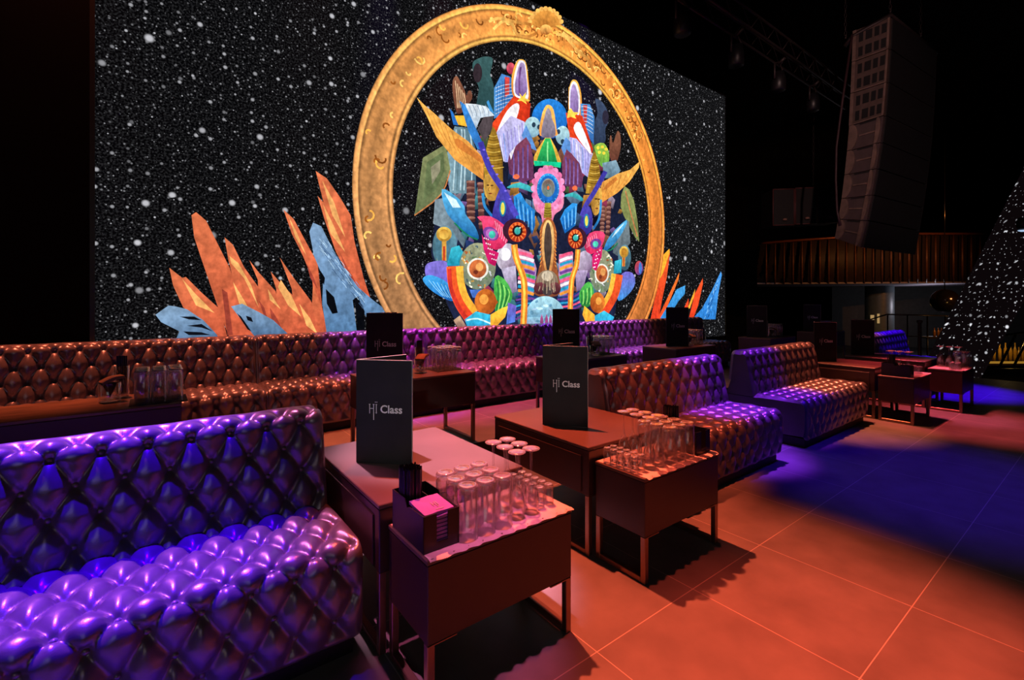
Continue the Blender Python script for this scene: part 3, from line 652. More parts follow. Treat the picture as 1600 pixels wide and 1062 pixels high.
class Pic:
    def __init__(s): s.v = []; s.f = []; s.c = []; s.lay = 0
    def raw(s, pts, faces, cols):
        b = len(s.v); s.v += pts; s.f += [tuple(i + b for i in f) for f in faces]; s.c += cols
    def P(s, pts): return [on_screen(x, y, s.lay) for x, y in pts]
    def poly(s, pts, c, c2=None, d=(0, 1), sm=0, step=1):
        """filled shape, optionally shading from c to c2 along direction d"""
        s.lay += step
        if sm:
            q = []; n = len(pts)
            for i in range(n):
                p0, p1, p2, p3 = pts[i - 1], pts[i], pts[(i + 1) % n], pts[(i + 2) % n]
                for k in range(sm):
                    t = k / sm; q.append(tuple(.5 * (2 * p1[a] + (p2[a] - p0[a]) * t + (2 * p0[a] - 5 * p1[a] + 4 * p2[a] - p3[a]) * t * t + (3 * p1[a] - p0[a] - 3 * p2[a] + p3[a]) * t ** 3) for a in (0, 1)))
            pts = q
        c = lin(c); cols = []
        if c2 is not None:
            c2 = lin(c2); pr = [x * d[0] + y * d[1] for x, y in pts]; a, b = min(pr), max(pr)
            for p in pr: t = (p - a) / max(1e-6, b - a); cols.append(tuple(c[k] + (c2[k] - c[k]) * t for k in range(3)))
        else: cols = [c] * len(pts)
        s.raw(s.P(pts), [tuple(range(len(pts)))], cols)
    def ell(s, cx, cy, rx, ry, c, c2=None, rot=0, n=28, a0=0, a1=360, d=(0, 1)):
        pts = []
        for i in range(n):
            a = radians(a0 + (a1 - a0) * i / (n if a1 - a0 == 360 else n - 1)); x, y = rx * cos(a), ry * sin(a)
            pts.append((cx + x * cos(rot) - y * sin(rot), cy + x * sin(rot) + y * cos(rot)))
        s.poly(pts, c, c2, d)
    def line(s, pts, wd, c, c2=None, sm=6, taper=None):
        q = []; n = len(pts)
        for i in range(n - 1):
            p0, p1, p2, p3 = pts[max(0, i - 1)], pts[i], pts[i + 1], pts[min(n - 1, i + 2)]
            for k in range(sm):
                t = k / sm; q.append(tuple(.5 * (2 * p1[a] + (p2[a] - p0[a]) * t + (2 * p0[a] - 5 * p1[a] + 4 * p2[a] - p3[a]) * t * t + (3 * p1[a] - p0[a] - 3 * p2[a] + p3[a]) * t ** 3) for a in (0, 1)))
        q.append(pts[-1]); s.lay += 1; n = len(q); vs = []; cols = []; c = lin(c); c2 = lin(c2) if c2 else c
        for i in range(n):
            a, b = q[max(0, i - 1)], q[min(n - 1, i + 1)]; dx, dy = b[0] - a[0], b[1] - a[1]; l = sqrt(dx * dx + dy * dy) or 1
            h = wd / 2 * (1 if taper is None else 1 + (taper - 1) * i / (n - 1))
            vs += [(q[i][0] - dy / l * h, q[i][1] + dx / l * h), (q[i][0] + dy / l * h, q[i][1] - dx / l * h)]
            t = i / (n - 1); cc = tuple(c[k] + (c2[k] - c[k]) * t for k in range(3)); cols += [cc, cc]
        s.raw(s.P(vs), [(2 * i, 2 * i + 1, 2 * i + 3, 2 * i + 2) for i in range(n - 1)], cols)
    def ring(s, cx, cz, bands, n=120, a0=-45, a1=225):
        """concentric bands directly on the screen: (radius, colour function of angle)"""
        s.lay += 1; vs = []; cols = []; m = len(bands); y = SCR_Y - .004 - .00004 * s.lay
        for i in range(n + 1):
            a = radians(a0 + (a1 - a0) * i / n)
            for r, fc in bands: vs.append((cx + r * cos(a), y, cz + r * sin(a))); cols.append(lin(fc(a)))
        s.raw(vs, [(i * m + k, i * m + k + 1, (i + 1) * m + k + 1, (i + 1) * m + k) for i in range(n) for k in range(m - 1)], cols)
    def build(s, parent):
        me = bpy.data.meshes.new('picture'); me.from_pydata(s.v, [], s.f)
        at = me.color_attributes.new('Col', 'FLOAT_COLOR', 'POINT')
        at.data.foreach_set('color', [v for c in s.c for v in (*c, 1)]); me.materials.append(picture_mat('led_picture')); me.update()
        return link('picture', me, parent)
pic = Pic()
cA = lambda L: [(630 + x / 4.21, 70 + y / 4.21) for x, y in L]
cB = lambda L: [(630 + x / 4, 280 + y / 4) for x, y in L]
cC = lambda L: [(540 + x / 2.042, y / 2.042) for x, y in L]
cD = lambda L: [(220 + x / 3.478, 250 + y / 3.478) for x, y in L]
cE = lambda L: [(1000 + x / 7.08, 380 + y / 7.08) for x, y in L]
OR, OL, OD = (212, 112, 72), (236, 170, 100), (150, 62, 48)
# crystals on the left
for L in ([(950, 60), (1010, 100), (1080, 200), (1140, 300), (1160, 440), (1210, 640), (1250, 760), (1150, 660), (1060, 480), (1000, 260)],
          [(775, 270), (830, 320), (900, 450), (960, 560), (985, 800), (940, 740), (930, 640), (880, 520), (820, 400)],
          [(960, 195), (1010, 250), (1060, 350), (1140, 520), (1225, 720), (1150, 670), (1060, 500), (1000, 330)],
          [(155, 585), (225, 640), (245, 635), (330, 720), (430, 810), (470, 960), (420, 960), (300, 850), (230, 800), (175, 680)],
          [(590, 545), (640, 610), (730, 710), (820, 960), (700, 960), (640, 720), (635, 650)],
          [(455, 420), (500, 460), (560, 580), (660, 720), (760, 960), (600, 960), (520, 720), (475, 540)],
          [(275, 300), (300, 283), (355, 330), (430, 480), (480, 580), (560, 800), (600, 960), (480, 960), (440, 860), (330, 540), (290, 420)],
          [(705, 605), (760, 670), (830, 740), (930, 950), (780, 950), (740, 800), (735, 700)],
          [(755, 530), (830, 640), (920, 760), (1015, 945), (900, 950), (830, 800), (820, 700)],
          [(935, 680), (985, 800), (1015, 945), (960, 950), (930, 780)]):
    pic.poly(cD(L), OR, (190, 84, 56), (.3, 1))
for L in ([(480, 520), (530, 560), (600, 680), (640, 800), (560, 640), (490, 560)], [(500, 660), (560, 760), (640, 900), (540, 800)], [(225, 645), (300, 730), (400, 830), (300, 790)],
          [(760, 650), (820, 740), (870, 850), (800, 790), (745, 690)], [(985, 110), (1050, 230), (1110, 420), (1040, 300)], [(800, 300), (850, 400), (900, 520), (840, 420)],
          [(860, 780), (920, 860), (960, 945), (900, 900)], [(690, 700), (740, 780), (760, 810), (700, 760)], [(990, 240), (1040, 340), (1110, 500), (1030, 400)]):
    pic.poly(cD(L), OL)
for L in ([(440, 700), (470, 720), (500, 950), (470, 950)], [(640, 760), (670, 800), (700, 900), (680, 880)], [(700, 800), (740, 860), (780, 945), (720, 945)], [(1080, 500), (1130, 600), (1200, 720), (1130, 640)], [(900, 560), (940, 640), (960, 700), (920, 640)]):
    pic.poly(cD(L), OD)
BL, BD = (128, 158, 188), (70, 100, 135)
pic.poly(cD([(80, 840), (150, 790), (190, 795), (250, 810), (340, 870), (415, 950), (420, 975), (190, 975), (210, 930), (110, 880)]), BL, BD, (.3, 1))
pic.poly(cD([(490, 795), (550, 780), (640, 825), (720, 870), (800, 945), (620, 960), (540, 860)]), BL, BD)
for L in ([(570, 845), (600, 855), (610, 880), (580, 870)], [(520, 830), (545, 850), (600, 930), (580, 920)], [(250, 900), (330, 890), (390, 930), (330, 910)], [(210, 850), (290, 850), (330, 870), (260, 865)], [(230, 930), (330, 935), (380, 950), (260, 950)]): pic.poly(cD(L), (12, 14, 22))
pic.poly(cD([(1230, 740), (1340, 820), (1440, 890), (1475, 915), (1380, 940), (1220, 850)]), BL, BD)
pic.poly(cD([(915, 390), (935, 340), (980, 360), (1020, 440), (1090, 570), (1180, 690), (1260, 760), (1340, 820), (1330, 840), (1215, 840), (1180, 740), (1150, 760), (1175, 945), (1010, 945), (985, 780), (990, 640), (940, 520)]), (120, 150, 182), (80, 118, 158), (0, 1))
for L in ([(1005, 700), (1050, 745), (1070, 830), (1040, 835), (1010, 780)], [(1160, 745), (1190, 765), (1215, 820), (1215, 945), (1180, 945)], [(975, 600), (1000, 640), (995, 680), (975, 640)]): pic.poly(cD(L), (8, 9, 14))
rnd = random.Random(7)
for i in range(90):   # fur strokes on the big blue rock
    t = rnd.random(); x = 940 + t * 250 + rnd.uniform(-15, 55) * (1 - t * .5); y = 400 + t * 330 + rnd.uniform(-10, 60)
    pic.line(cD([(x, y), (x + 14, y + 16), (x + 22, y + 30)]), .8, rnd.choice([(165, 195, 220), (60, 85, 120), (90, 125, 165)]), sm=2)
# crystals on the right
pic.poly(cE([(320, 60), (325, 120), (290, 380), (240, 620), (200, 850), (110, 850), (160, 600), (200, 400), (250, 130)]), (235, 90, 40), (220, 60, 35), (0, 1))
pic.poly(cE([(320, 60), (325, 100), (250, 330), (200, 420), (250, 130)]), (245, 170, 50))
pic.poly(cE([(430, 320), (420, 400), (330, 620), (230, 850), (180, 850), (300, 600)]), (240, 120, 45), (235, 70, 35), (0, 1))
pic.poly(cE([(605, 505), (600, 570), (545, 720), (520, 720)]), (245, 170, 50))
pic.poly(cE([(530, 610), (535, 650), (520, 720), (480, 720)]), (230, 70, 35))
pic.poly(cE([(690, 385), (690, 450), (640, 680), (580, 840), (530, 850), (600, 560)]), (240, 85, 40), (225, 60, 32), (0, 1))
pic.poly(cE([(495, 465), (490, 560), (420, 640), (290, 850), (205, 850), (330, 640), (400, 510)]), (70, 160, 225), (40, 120, 190), (0, 1))
pic.poly(cE([(890, 310), (900, 350), (860, 560), (830, 840), (570, 840), (680, 720), (790, 520)]), (70, 150, 225), (45, 125, 205), (0, 1))
for i in range(70):
    t = rnd.random(); x = 880 - t * 130 + rnd.uniform(-60, 10) * t; y = 360 + t * 450
    pic.line(cE([(x, y), (x - 8, y + 14), (x - 10, y + 30)]), .7, rnd.choice([(20, 60, 120), (140, 200, 245), (30, 90, 170)]), sm=2)
# golden ring
def gold(k):
    def f(a):
        up = .5 + .5 * sin(a); rt = .5 + .5 * cos(a)
        base = (158 + 82 * up + 26 * rt, 116 + 44 * up - 14 * rt * (1 - up), 84 - 2 * up - 34 * rt * (1 - up * .4))
        return tuple(min(255, max(0, v * k)) for v in base)
    return f
RC = (4.2, 2.4)
pic.ring(*RC, [(2.17, gold(.55)), (2.20, gold(1.25)), (2.225, gold(.62)), (2.25, gold(1.1)), (2.30, gold(1.0)), (2.42, gold(.82)), (2.50, gold(.95)), (2.535, gold(.60)), (2.55, gold(1.3)), (2.585, gold(1.05)), (2.60, gold(.6))])
rnd = random.Random(11)
for i in range(150):   # gilded relief on the upper half of the ring
    a = radians(rnd.uniform(20, 205) if i < 60 else rnd.uniform(35, 108)); r = rnd.uniform(2.28, 2.50); x, z = RC[0] + r * cos(a), RC[1] + r * sin(a)
    pts = []; a2 = rnd.uniform(0, 6.3); rr = rnd.uniform(.03, .085); y = SCR_Y - .004 - .00004 * pic.lay
    for k in range(7): q = a2 + k * .55; pts.append((x + rr * (1 - k * .1) * cos(q), z + rr * (1 - k * .1) * sin(q)))
    pic.lay += .2; vs = []; hw = .010
    for k in range(7):
        p, n_ = pts[max(0, k - 1)], pts[min(6, k + 1)]; dx, dz = n_[0] - p[0], n_[1] - p[1]; l = sqrt(dx * dx + dz * dz) or 1
        vs += [(pts[k][0] - dz / l * hw, SCR_Y - .004 - .00004 * pic.lay, pts[k][1] + dx / l * hw), (pts[k][0] + dz / l * hw, SCR_Y - .004 - .00004 * pic.lay, pts[k][1] - dx / l * hw)]
    col = lin(rnd.choice([(255, 205, 110), (150, 84, 30), (250, 180, 80), (128, 70, 26)])); pic.raw(vs, [(2 * k, 2 * k + 1, 2 * k + 3, 2 * k + 2) for k in range(6)], [col] * 14)
pic.lay = floor(pic.lay) + 2
for k in range(11):    # shell crest
    a = radians(200 + 14 * k); c = cC([(636, 92)])[0]
    tip = (c[0] + 26 * cos(a), c[1] + 31 * sin(a)); pic.line([c, ((c[0] + tip[0]) / 2, (c[1] + tip[1]) / 2), tip], 3.2, (150, 84, 30), (235, 160, 70), sm=2, taper=2.3)
    pic.ell(tip[0], tip[1], 3.6, 3.6, (245, 180, 90), n=10)
pic.ell(*cC([(636, 96)])[0], 9, 8, (250, 190, 100), (170, 95, 40))
for L in ([(470, 95), (500, 70), (530, 80), (545, 110), (580, 118), (610, 105)], [(455, 70), (490, 60), (540, 72), (590, 80)], [(670, 110), (700, 120), (740, 165), (770, 190), (790, 230)], [(690, 105), (730, 135), (760, 150)]):
    pic.line(cC(L), 4.5, (255, 200, 105), (180, 105, 40))
# collage: dark ground first, then the pieces from the back to the front
pic.poly(cB([(190, 130), (300, 20), (420, -120), (560, -330), (760, -440), (960, -470), (1100, -380), (1210, -260), (1290, -120), (1400, 120), (1410, 330), (1390, 430), (1400, 600), (1330, 760), (1310, 900), (340, 925), (280, 800), (200, 600), (170, 450), (190, 300)]), (16, 18, 30), (30, 36, 64), (0, 1))
for i in range(260):   # small scraps of the collage between the larger pieces
    x = rnd.uniform(230, 1370); y = rnd.uniform(-330, 880); w_ = 170 if abs(x - 800) > 420 else 0
    if abs(x - 800) > 560 - max(0, -y) * .75 - max(0, y - 500) * .25: continue
    c = rnd.choice([(60, 90, 130), (120, 90, 150), (70, 130, 140), (140, 90, 70), (160, 60, 90), (90, 110, 70), (170, 150, 170), (40, 60, 110), (190, 130, 60), (110, 140, 170)])
    k = rnd.uniform(15, 55); q = rnd.uniform(0, 3)
    pic.poly(cB([(x + k * cos(q), y + k * 1.3 * sin(q)), (x + k * .7 * cos(q + 1.7), y + k * sin(q + 1.7)), (x + k * cos(q + 3.2), y + k * 1.2 * sin(q + 3.2)), (x + k * .6 * cos(q + 4.7), y + k * .9 * sin(q + 4.7))]), c, tuple(v // 2 for v in c))
BR = (132, 84, 62)
pic.poly(cA([(320, 240), (345, 210), (370, 250), (395, 300), (410, 340), (420, 310), (440, 310), (445, 360), (400, 420), (380, 450), (345, 450), (320, 330)]), BR, (90, 50, 40), sm=3)
for i in range(5): pic.line(cA([(335 + i * 14, 240 + i * 20), (345 + i * 14, 330 + i * 12), (350 + i * 10, 420)]), 1.2, (215, 180, 140), sm=3)
pic.poly(cA([(450, 125), (500, 90), (540, 82), (580, 95), (575, 150), (565, 200), (590, 290), (590, 460), (480, 420), (490, 290), (460, 220)]), (58, 92, 92), (34, 62, 66), sm=4)
pic.ell(*cA([(482, 190)])[0], 7, 15, (48, 38, 44))
pic.poly(cA([(590, 290), (640, 195), (700, 215), (730, 300), (690, 440), (590, 490)]), (78, 140, 200), (50, 100, 175), (1, 0))
pic.poly(cA([(660, 215), (692, 220), (690, 330), (662, 350)]), (200, 66, 62))
for i in range(8): pic.line(cA([(600, 290 + i * 24), (650, 270 + i * 24), (715, 262 + i * 22)]), .8, (215, 225, 235), sm=2)
for i in range(4): pic.line(cA([(612 + i * 16, 270 - i * 14), (612 + i * 16, 460)]), .7, (30, 60, 120), sm=2)
pic.ell(*cA([(700, 160)])[0], 6.5, 9, (214, 84, 100), (150, 40, 70))
pic.poly(cA([(705, 225), (735, 120), (770, 100), (800, 125), (815, 230), (820, 380), (720, 350)]), (250, 190, 80), (220, 120, 50), sm=4)
pic.poly(cA([(718, 240), (745, 125), (772, 108), (795, 130), (806, 230), (812, 360), (728, 340)]), (240, 238, 245), sm=4)
pic.poly(cA([(730, 240), (755, 140), (775, 122), (795, 160), (804, 330), (735, 330)]), (176, 150, 200), (120, 90, 150), sm=4)
pic.line(cA([(765, 150), (755, 240), (758, 330)]), 3, (110, 70, 130), sm=3)
pic.poly(cA([(720, 340), (830, 390), (820, 520), (790, 545), (600, 610), (570, 530), (640, 440)]), (226, 70, 32), (190, 44, 24), (1, .3))
pic.poly(cA([(600, 605), (640, 500), (690, 420), (740, 388), (756, 420), (720, 520), (640, 575)]), (246, 242, 246), sm=3)
pic.poly(cA([(755, 320), (775, 345), (800, 315), (795, 355), (830, 372), (795, 372), (805, 395), (770, 372), (740, 375), (765, 352)]), (255, 210, 80))
pic.ell(*cA([(955, 490)])[0], 28, 31, (40, 130, 215), (20, 80, 160))
pic.poly(cA([(1080, 300), (1085, 280), (1105, 235), (1140, 250), (1165, 350), (1155, 480), (1085, 480)]), (250, 190, 80), (220, 120, 50), sm=4)
pic.poly(cA([(1084, 310), (1108, 246), (1138, 270), (1154, 350), (1146, 470), (1090, 470)]), (236, 232, 240), sm=4)
pic.poly(cA([(1092, 320), (1110, 262), (1130, 290), (1144, 360), (1138, 460), (1094, 460)]), (172, 146, 198), (116, 88, 148), sm=4)
pic.poly(cA([(1158, 390), (1220, 395), (1250, 480), (1245, 660), (1190, 580), (1160, 480)]), (78, 140, 200), (50, 100, 170))
pic.poly(cA([(1175, 400), (1202, 400), (1198, 520), (1182, 520)]), (196, 60, 58))
for i in range(7): pic.line(cA([(1165, 410 + i * 24), (1200, 412 + i * 24), (1240, 430 + i * 26)]), .8, (210, 220, 232), sm=2)
pic.poly(cA([(1255, 360), (1300, 380), (1335, 440), (1340, 510), (1320, 560), (1320, 640), (1250, 670), (1250, 520), (1270, 450)]), (60, 74, 100), (40, 52, 76), sm=3)
pic.ell(*cA([(1322, 480)])[0], 5, 11, (44, 40, 56))
pic.poly(cA([(1350, 620), (1360, 600), (1372, 650), (1400, 570), (1420, 600), (1420, 690), (1390, 780), (1350, 740)]), BR, (90, 50, 40), sm=3)
pic.poly(cA([(600, 590), (700, 470), (790, 510), (810, 620), (760, 770), (660, 775), (620, 640)]), (196, 188, 228), (160, 160, 220))
pic.poly(cA([(1085, 560), (1150, 610), (1240, 720), (1215, 880), (1110, 800), (1075, 650)]), (196, 188, 228), (160, 160, 220))
for i in range(7):
    pic.line(cA([(628 + i * 24, 600 - i * 14), (640 + i * 24, 690), (655 + i * 20, 770)]), 1.3, rnd.choice([(140, 130, 200), (230, 226, 245), (120, 150, 220)]), sm=3)
    pic.line(cA([(1095 + i * 18, 610 + i * 16), (1100 + i * 18, 720), (1115 + i * 15, 800 + i * 8)]), 1.2, rnd.choice([(140, 130, 200), (230, 226, 245), (120, 150, 220)]), sm=3)
pic.poly(cA([(1060, 450), (1170, 470), (1240, 690), (1230, 730), (1130, 620), (1085, 610)]), (226, 70, 32), (190, 44, 24), (1, .3))
pic.poly(cA([(1112, 550), (1140, 510), (1172, 550), (1232, 725), (1150, 630)]), (246, 242, 246), sm=3)
pic.poly(cA([(1075, 440), (1095, 420), (1110, 445), (1150, 450), (1120, 470), (1130, 490), (1095, 478), (1070, 485)]), (255, 205, 80))
pic.ell(*cA([(842, 545)])[0], 13, 16, (178, 216, 222), (120, 160, 180)); pic.ell(*cA([(1040, 600)])[0], 11, 15, (178, 216, 222), (120, 160, 180))
for c in ((850, 530), (885, 545), (1012, 575), (1040, 640)): pic.ell(*cA([c])[0], 3, 4, (40, 60, 80))
pic.poly(cA([(770, 600), (800, 530), (840, 620), (870, 700), (820, 680)]), (90, 140, 205)); pic.poly(cA([(1030, 680), (1060, 610), (1090, 640), (1095, 740), (1050, 730)]), (90, 140, 205))
pic.poly(cA([(890, 600), (900, 480), (920, 420), (945, 398), (980, 430), (1000, 560), (1000, 600)]), (255, 196, 96), (240, 150, 70), sm=3)
pic.poly(cA([(920, 480), (930, 440), (945, 420), (962, 445), (970, 490), (990, 540), (985, 610), (905, 610), (905, 540)]), (156, 146, 160), (110, 100, 120), sm=3)
pic.poly(cA([(850, 740), (880, 680), (925, 615), (960, 615), (1000, 690), (1030, 770), (1020, 810), (850, 790)]), (240, 190, 70), (200, 150, 60))
pic.poly(cA([(925, 618), (958, 618), (985, 700), (1005, 775), (870, 765), (895, 690)]), (60, 190, 96), (20, 130, 70))
pic.poly(cA([(850, 765), (1030, 775), (1025, 812), (940, 795), (855, 800)]), (24, 196, 140)); pic.line(cA([(942, 640), (940, 700), (942, 770)]), 2, (150, 230, 150), sm=2)
pic.poly(cA([(680, 770), (690, 720), (740, 660), (800, 610), (830, 660), (845, 740), (850, 880), (780, 910), (690, 850)]), (124, 62, 84), (96, 50, 90)); pic.poly(cA([(1035, 780), (1065, 690), (1100, 720), (1150, 780), (1175, 870), (1165, 940), (1040, 930)]), (124, 62, 84), (96, 50, 90))
for i in range(4):
    pic.line(cA([(715 + i * 32, 720 - i * 20), (720 + i * 30, 800), (715 + i * 32, 880)]), 2.0, (86, 70, 140), (140, 110, 180), sm=3); pic.line(cA([(1060 + i * 26, 740 + i * 14), (1064 + i * 25, 820), (1060 + i * 26, 920)]), 1.8, (86, 70, 140), (140, 110, 180), sm=3)
pic.poly(cA([(690, 720), (730, 670), (700, 760)]), (235, 230, 240)); pic.ell(*cA([(735, 870)])[0], 5, 4, (230, 110, 70)); pic.ell(*cA([(1120, 945)])[0], 4, 4, (230, 110, 70))
pic.poly(cA([(330, 470), (400, 470), (425, 545), (350, 530)]), (245, 186, 56)); pic.poly(cA([(298, 425), (318, 445), (356, 535), (322, 530)]), (40, 110, 190))
pic.poly(cA([(400, 390), (470, 395), (540, 410), (592, 470), (500, 485), (470, 560), (420, 490)]), (222, 230, 236), (150, 170, 190)); pic.poly(cA([(480, 560), (520, 480), (585, 472), (575, 560), (530, 640)]), (76, 66, 70)); pic.poly(cA([(540, 380), (552, 368), (592, 460), (560, 440)]), (60, 140, 200))
for i in range(5): pic.line(cA([(420 + i * 28, 400), (440 + i * 28, 440), (450 + i * 26, 475)]), .8, (120, 140, 165), sm=2)
pic.poly(cA([(330, 540), (420, 550), (470, 690), (470, 980), (300, 980), (268, 760)]), (126, 158, 170), (70, 100, 116), (1, 0))
for i in range(6): pic.line(cA([(340 + i * 18, 560), (335 + i * 22, 720), (320 + i * 24, 960)]), 2, rnd.choice([(50, 70, 84), (180, 206, 214), (90, 120, 130)]), sm=3)
pic.poly(cA([(362, 372), (400, 400), (510, 640), (520, 700), (480, 690), (420, 570)]), (60, 136, 210), (40, 100, 170), (1, 0))
pic.poly(cC([(243, 505), (315, 462), (330, 540), (300, 625), (216, 690)]), (132, 138, 92), (92, 104, 70)); pic.poly(cC([(255, 520), (308, 485), (312, 545), (285, 605), (245, 640)]), (98, 112, 74)); pic.poly(cC([(268, 535), (298, 512), (298, 548), (272, 590)]), (140, 136, 110)); pic.line(cC([(216, 688), (300, 622), (330, 545)]), 2, (190, 120, 70), sm=3)
GT = ((182, 140, 46), (120, 86, 28))
pic.poly(cA([(580, 540), (600, 565), (622, 640), (645, 760), (650, 980), (530, 980), (520, 770), (548, 640)]), *GT, (1, 0)); pic.poly(cA([(1245, 700), (1275, 745), (1292, 900), (1275, 980), (1190, 980), (1208, 850), (1225, 760)]), *GT, (1, 0))
for i in range(9):
    pic.line(cA([(555 - i * 4, 600 + i * 26), (585, 608 + i * 26), (612 + i * 5, 600 + i * 26)]), 1.1, (90, 60, 18) if i % 2 else (226, 190, 90), sm=3); pic.line(cA([(1228 - i * 3, 755 + i * 22), (1250, 762 + i * 22), (1275 + i * 2, 755 + i * 22)]), 1.0, (90, 60, 18) if i % 2 else (226, 190, 90), sm=3)
pic.poly(cA([(1250, 665), (1310, 650), (1345, 720), (1335, 800), (1290, 800), (1258, 720)]), (160, 200, 76), (80, 150, 60), sm=3); [pic.ell(*cA([c])[0], 2.4, 2.6, (250, 220, 70), n=10) for c in ((1272, 680), (1300, 675), (1325, 690), (1280, 710), (1310, 715))]
pic.poly(cA([(1300, 780), (1350, 770), (1390, 760), (1420, 830), (1380, 880), (1310, 880)]), (130, 160, 176), (80, 110, 130))
WG = ((242, 180, 86), (214, 140, 60))
pic.poly(cA([(80, 350), (130, 400), (190, 450), (310, 560), (420, 640), (520, 750), (520, 895), (470, 860), (330, 760), (210, 610), (150, 480)]), *WG, (1, 1))
for i in range(9): pic.line(cA([(150 + i * 40, 440 + i * 34), (190 + i * 38, 530 + i * 36), (230 + i * 36, 600 + i * 32)]), .9, (200, 126, 52), sm=3)
pic.poly(cA([(330, 625), (370, 630), (440, 690), (520, 750), (512, 785), (430, 730), (350, 680)]), (196, 116, 50), sm=2)
pic.poly([*cA([(1545, 770), (1540, 810), (1480, 900), (1400, 975)]), *cB([(1230, 150), (1220, 75)]), *cA([(1300, 905), (1400, 850), (1480, 825)])], *WG, (-1, 1))
for i in range(6): pic.line(cA([(1500 - i * 38, 825 + i * 16), (1480 - i * 38, 870 + i * 22), (1440 - i * 34, 930 + i * 18)]), .9, (200, 126, 52), sm=3)
pic.poly(cA([(1390, 870), (1400, 890), (1330, 950), (1300, 960), (1330, 915)]), (196, 116, 50))
pic.poly(cC([(885, 595), (915, 640), (932, 772), (900, 720), (872, 660)]), (140, 148, 88), (110, 120, 70), sm=2); pic.line(cC([(888, 610), (905, 680), (926, 755)]), 1.6, (200, 120, 76), sm=2)
# lower half
pic.poly(cB([(190, 130), (240, 120), (300, 250), (380, 380), (370, 430), (300, 330), (180, 280)]), (130, 148, 158), (80, 98, 110), (1, 0)); pic.poly(cB([(1330, 300), (1400, 260), (1410, 400), (1330, 480), (1300, 460)]), (120, 134, 140), (80, 92, 100))
for xs, ys, w_ in (((412, 415), (10, 270), 50), ((472, 482), (20, 310), 36), ((1238, 1232), (170, 345), 28), ((1278, 1266), (140, 350), 26)):
    pic.line(cB([(xs[0], ys[0]), ((xs[0] + xs[1]) / 2, sum(ys) / 2), (xs[1], ys[1])]), w_ / 4, (100, 58, 54), (70, 40, 40), sm=3)
    for i in range(7): y = ys[0] + (ys[1] - ys[0]) * (i + .3) / 7; x = xs[0] + (xs[1] - xs[0]) * (i + .3) / 7; pic.ell(*cB([(x, y)])[0], w_ / 7.2, 2.4, (168, 120, 104), (100, 60, 56), n=14)
pic.poly(cB([(500, -20), (582, -20), (592, 90), (570, 130), (535, 135), (500, 95)]), (214, 166, 74), (150, 100, 40), (1, 0), sm=3); pic.poly(cB([(1160, 50), (1226, 60), (1228, 150), (1210, 215), (1180, 222), (1158, 130)]), (214, 166, 74), (150, 100, 40), (-1, 0), sm=3)
for c in ((520, 40), (545, 42), (1195, 125), (1212, 127)): pic.ell(*cB([c])[0], 2.4, 1.2, (84, 54, 26), n=10)
pic.line(cB([(530, 50), (522, 70), (530, 78)]), .9, (110, 74, 30), sm=2); pic.line(cB([(1206, 132), (1215, 155), (1206, 162)]), .9, (110, 74, 30), sm=2)
pic.ell(*cB([(535, 92)])[0], 3, 1.1, (130, 60, 34), n=10); pic.ell(*cB([(1200, 184)])[0], 2.6, 1.1, (130, 60, 34), n=10)
pic.poly(cB([(520, 140), (585, 140), (590, 200), (545, 230)]), (14, 12, 26)); pic.poly(cB([(1176, 235), (1206, 235), (1200, 300), (1172, 290)]), (14, 12, 26))
pic.line(cB([(488, 90), (500, 170), (548, 235)]), 4.2, (60, 150, 205), (30, 100, 170)); pic.line(cB([(1226, 130), (1216, 240), (1178, 312)]), 3.4, (60, 150, 205), (30, 100, 170))
for i in range(2):
    pic.poly(cB([(680, 110), (722, 85), (760, 150), (812, 195), (815, 290), (795, 350), (770, 265), (690, 250)]) if i == 0 else cB([(1048, 150), (1078, 155), (1066, 290), (1000, 340), (970, 250), (1000, 190)]), (50, 150, 225), (20, 90, 170), (.3, 1))
for i in range(8):
    pic.line(cB([(695 + i * 14, 115 + i * 14), (702 + i * 13, 200), (712 + i * 12, 250 + i * 10)]), 1.1, (130, 200, 245) if i % 2 else (16, 70, 140), sm=2); pic.line(cB([(985 + i * 12, 240 - i * 10), (990 + i * 11, 270), (996 + i * 9, 320 - i * 6)]), 1.0, (130, 200, 245) if i % 2 else (16, 70, 140), sm=2)
pic.poly(cB([(640, 50), (720, 22), (805, 60), (805, 88), (710, 56), (655, 60)]), (70, 186, 186), (40, 130, 150), sm=2); pic.poly(cB([(985, 112), (1050, 84), (1114, 122), (1104, 140), (1046, 112)]), (70, 186, 186), (40, 130, 150), sm=2)
pic.poly(cB([(545, 240), (590, 70), (640, 90), (690, 190), (690, 260), (650, 300), (590, 300)]), (78, 70, 172), (44, 38, 120), sm=3); pic.poly(cB([(1085, 310), (1120, 200), (1150, 170), (1172, 230), (1165, 320), (1120, 350)]), (78, 70, 172), (44, 38, 120), sm=3)
pic.line(cC([(425, 455), (455, 540), (500, 610), (525, 660), (540, 690)]), 9, (58, 52, 150), (78, 70, 180)); pic.line(cC([(824, 548), (790, 610), (762, 655), (748, 690)]), 7, (58, 52, 150), (78, 70, 180))
for i in range(7): pic.ell(*cC([(436 + i * 14, 480 + i * 26)])[0], 2.2, 1.4, (130, 110, 220), n=8)
pic.ell(*cB([(612, 185)])[0], 5, 12.5, (30, 120, 160)); pic.ell(*cB([(612, 185)])[0], 3, 9.5, (226, 214, 84)); pic.ell(*cB([(1135, 262)])[0], 4, 11, (30, 120, 160)); pic.ell(*cB([(1135, 262)])[0], 2.4, 8, (226, 214, 84))
pic.poly(cB([(812, 90), (978, 100), (985, 180), (935, 225), (915, 290), (865, 290), (850, 225), (815, 190)]), (240, 150, 180), (220, 110, 150), sm=3)
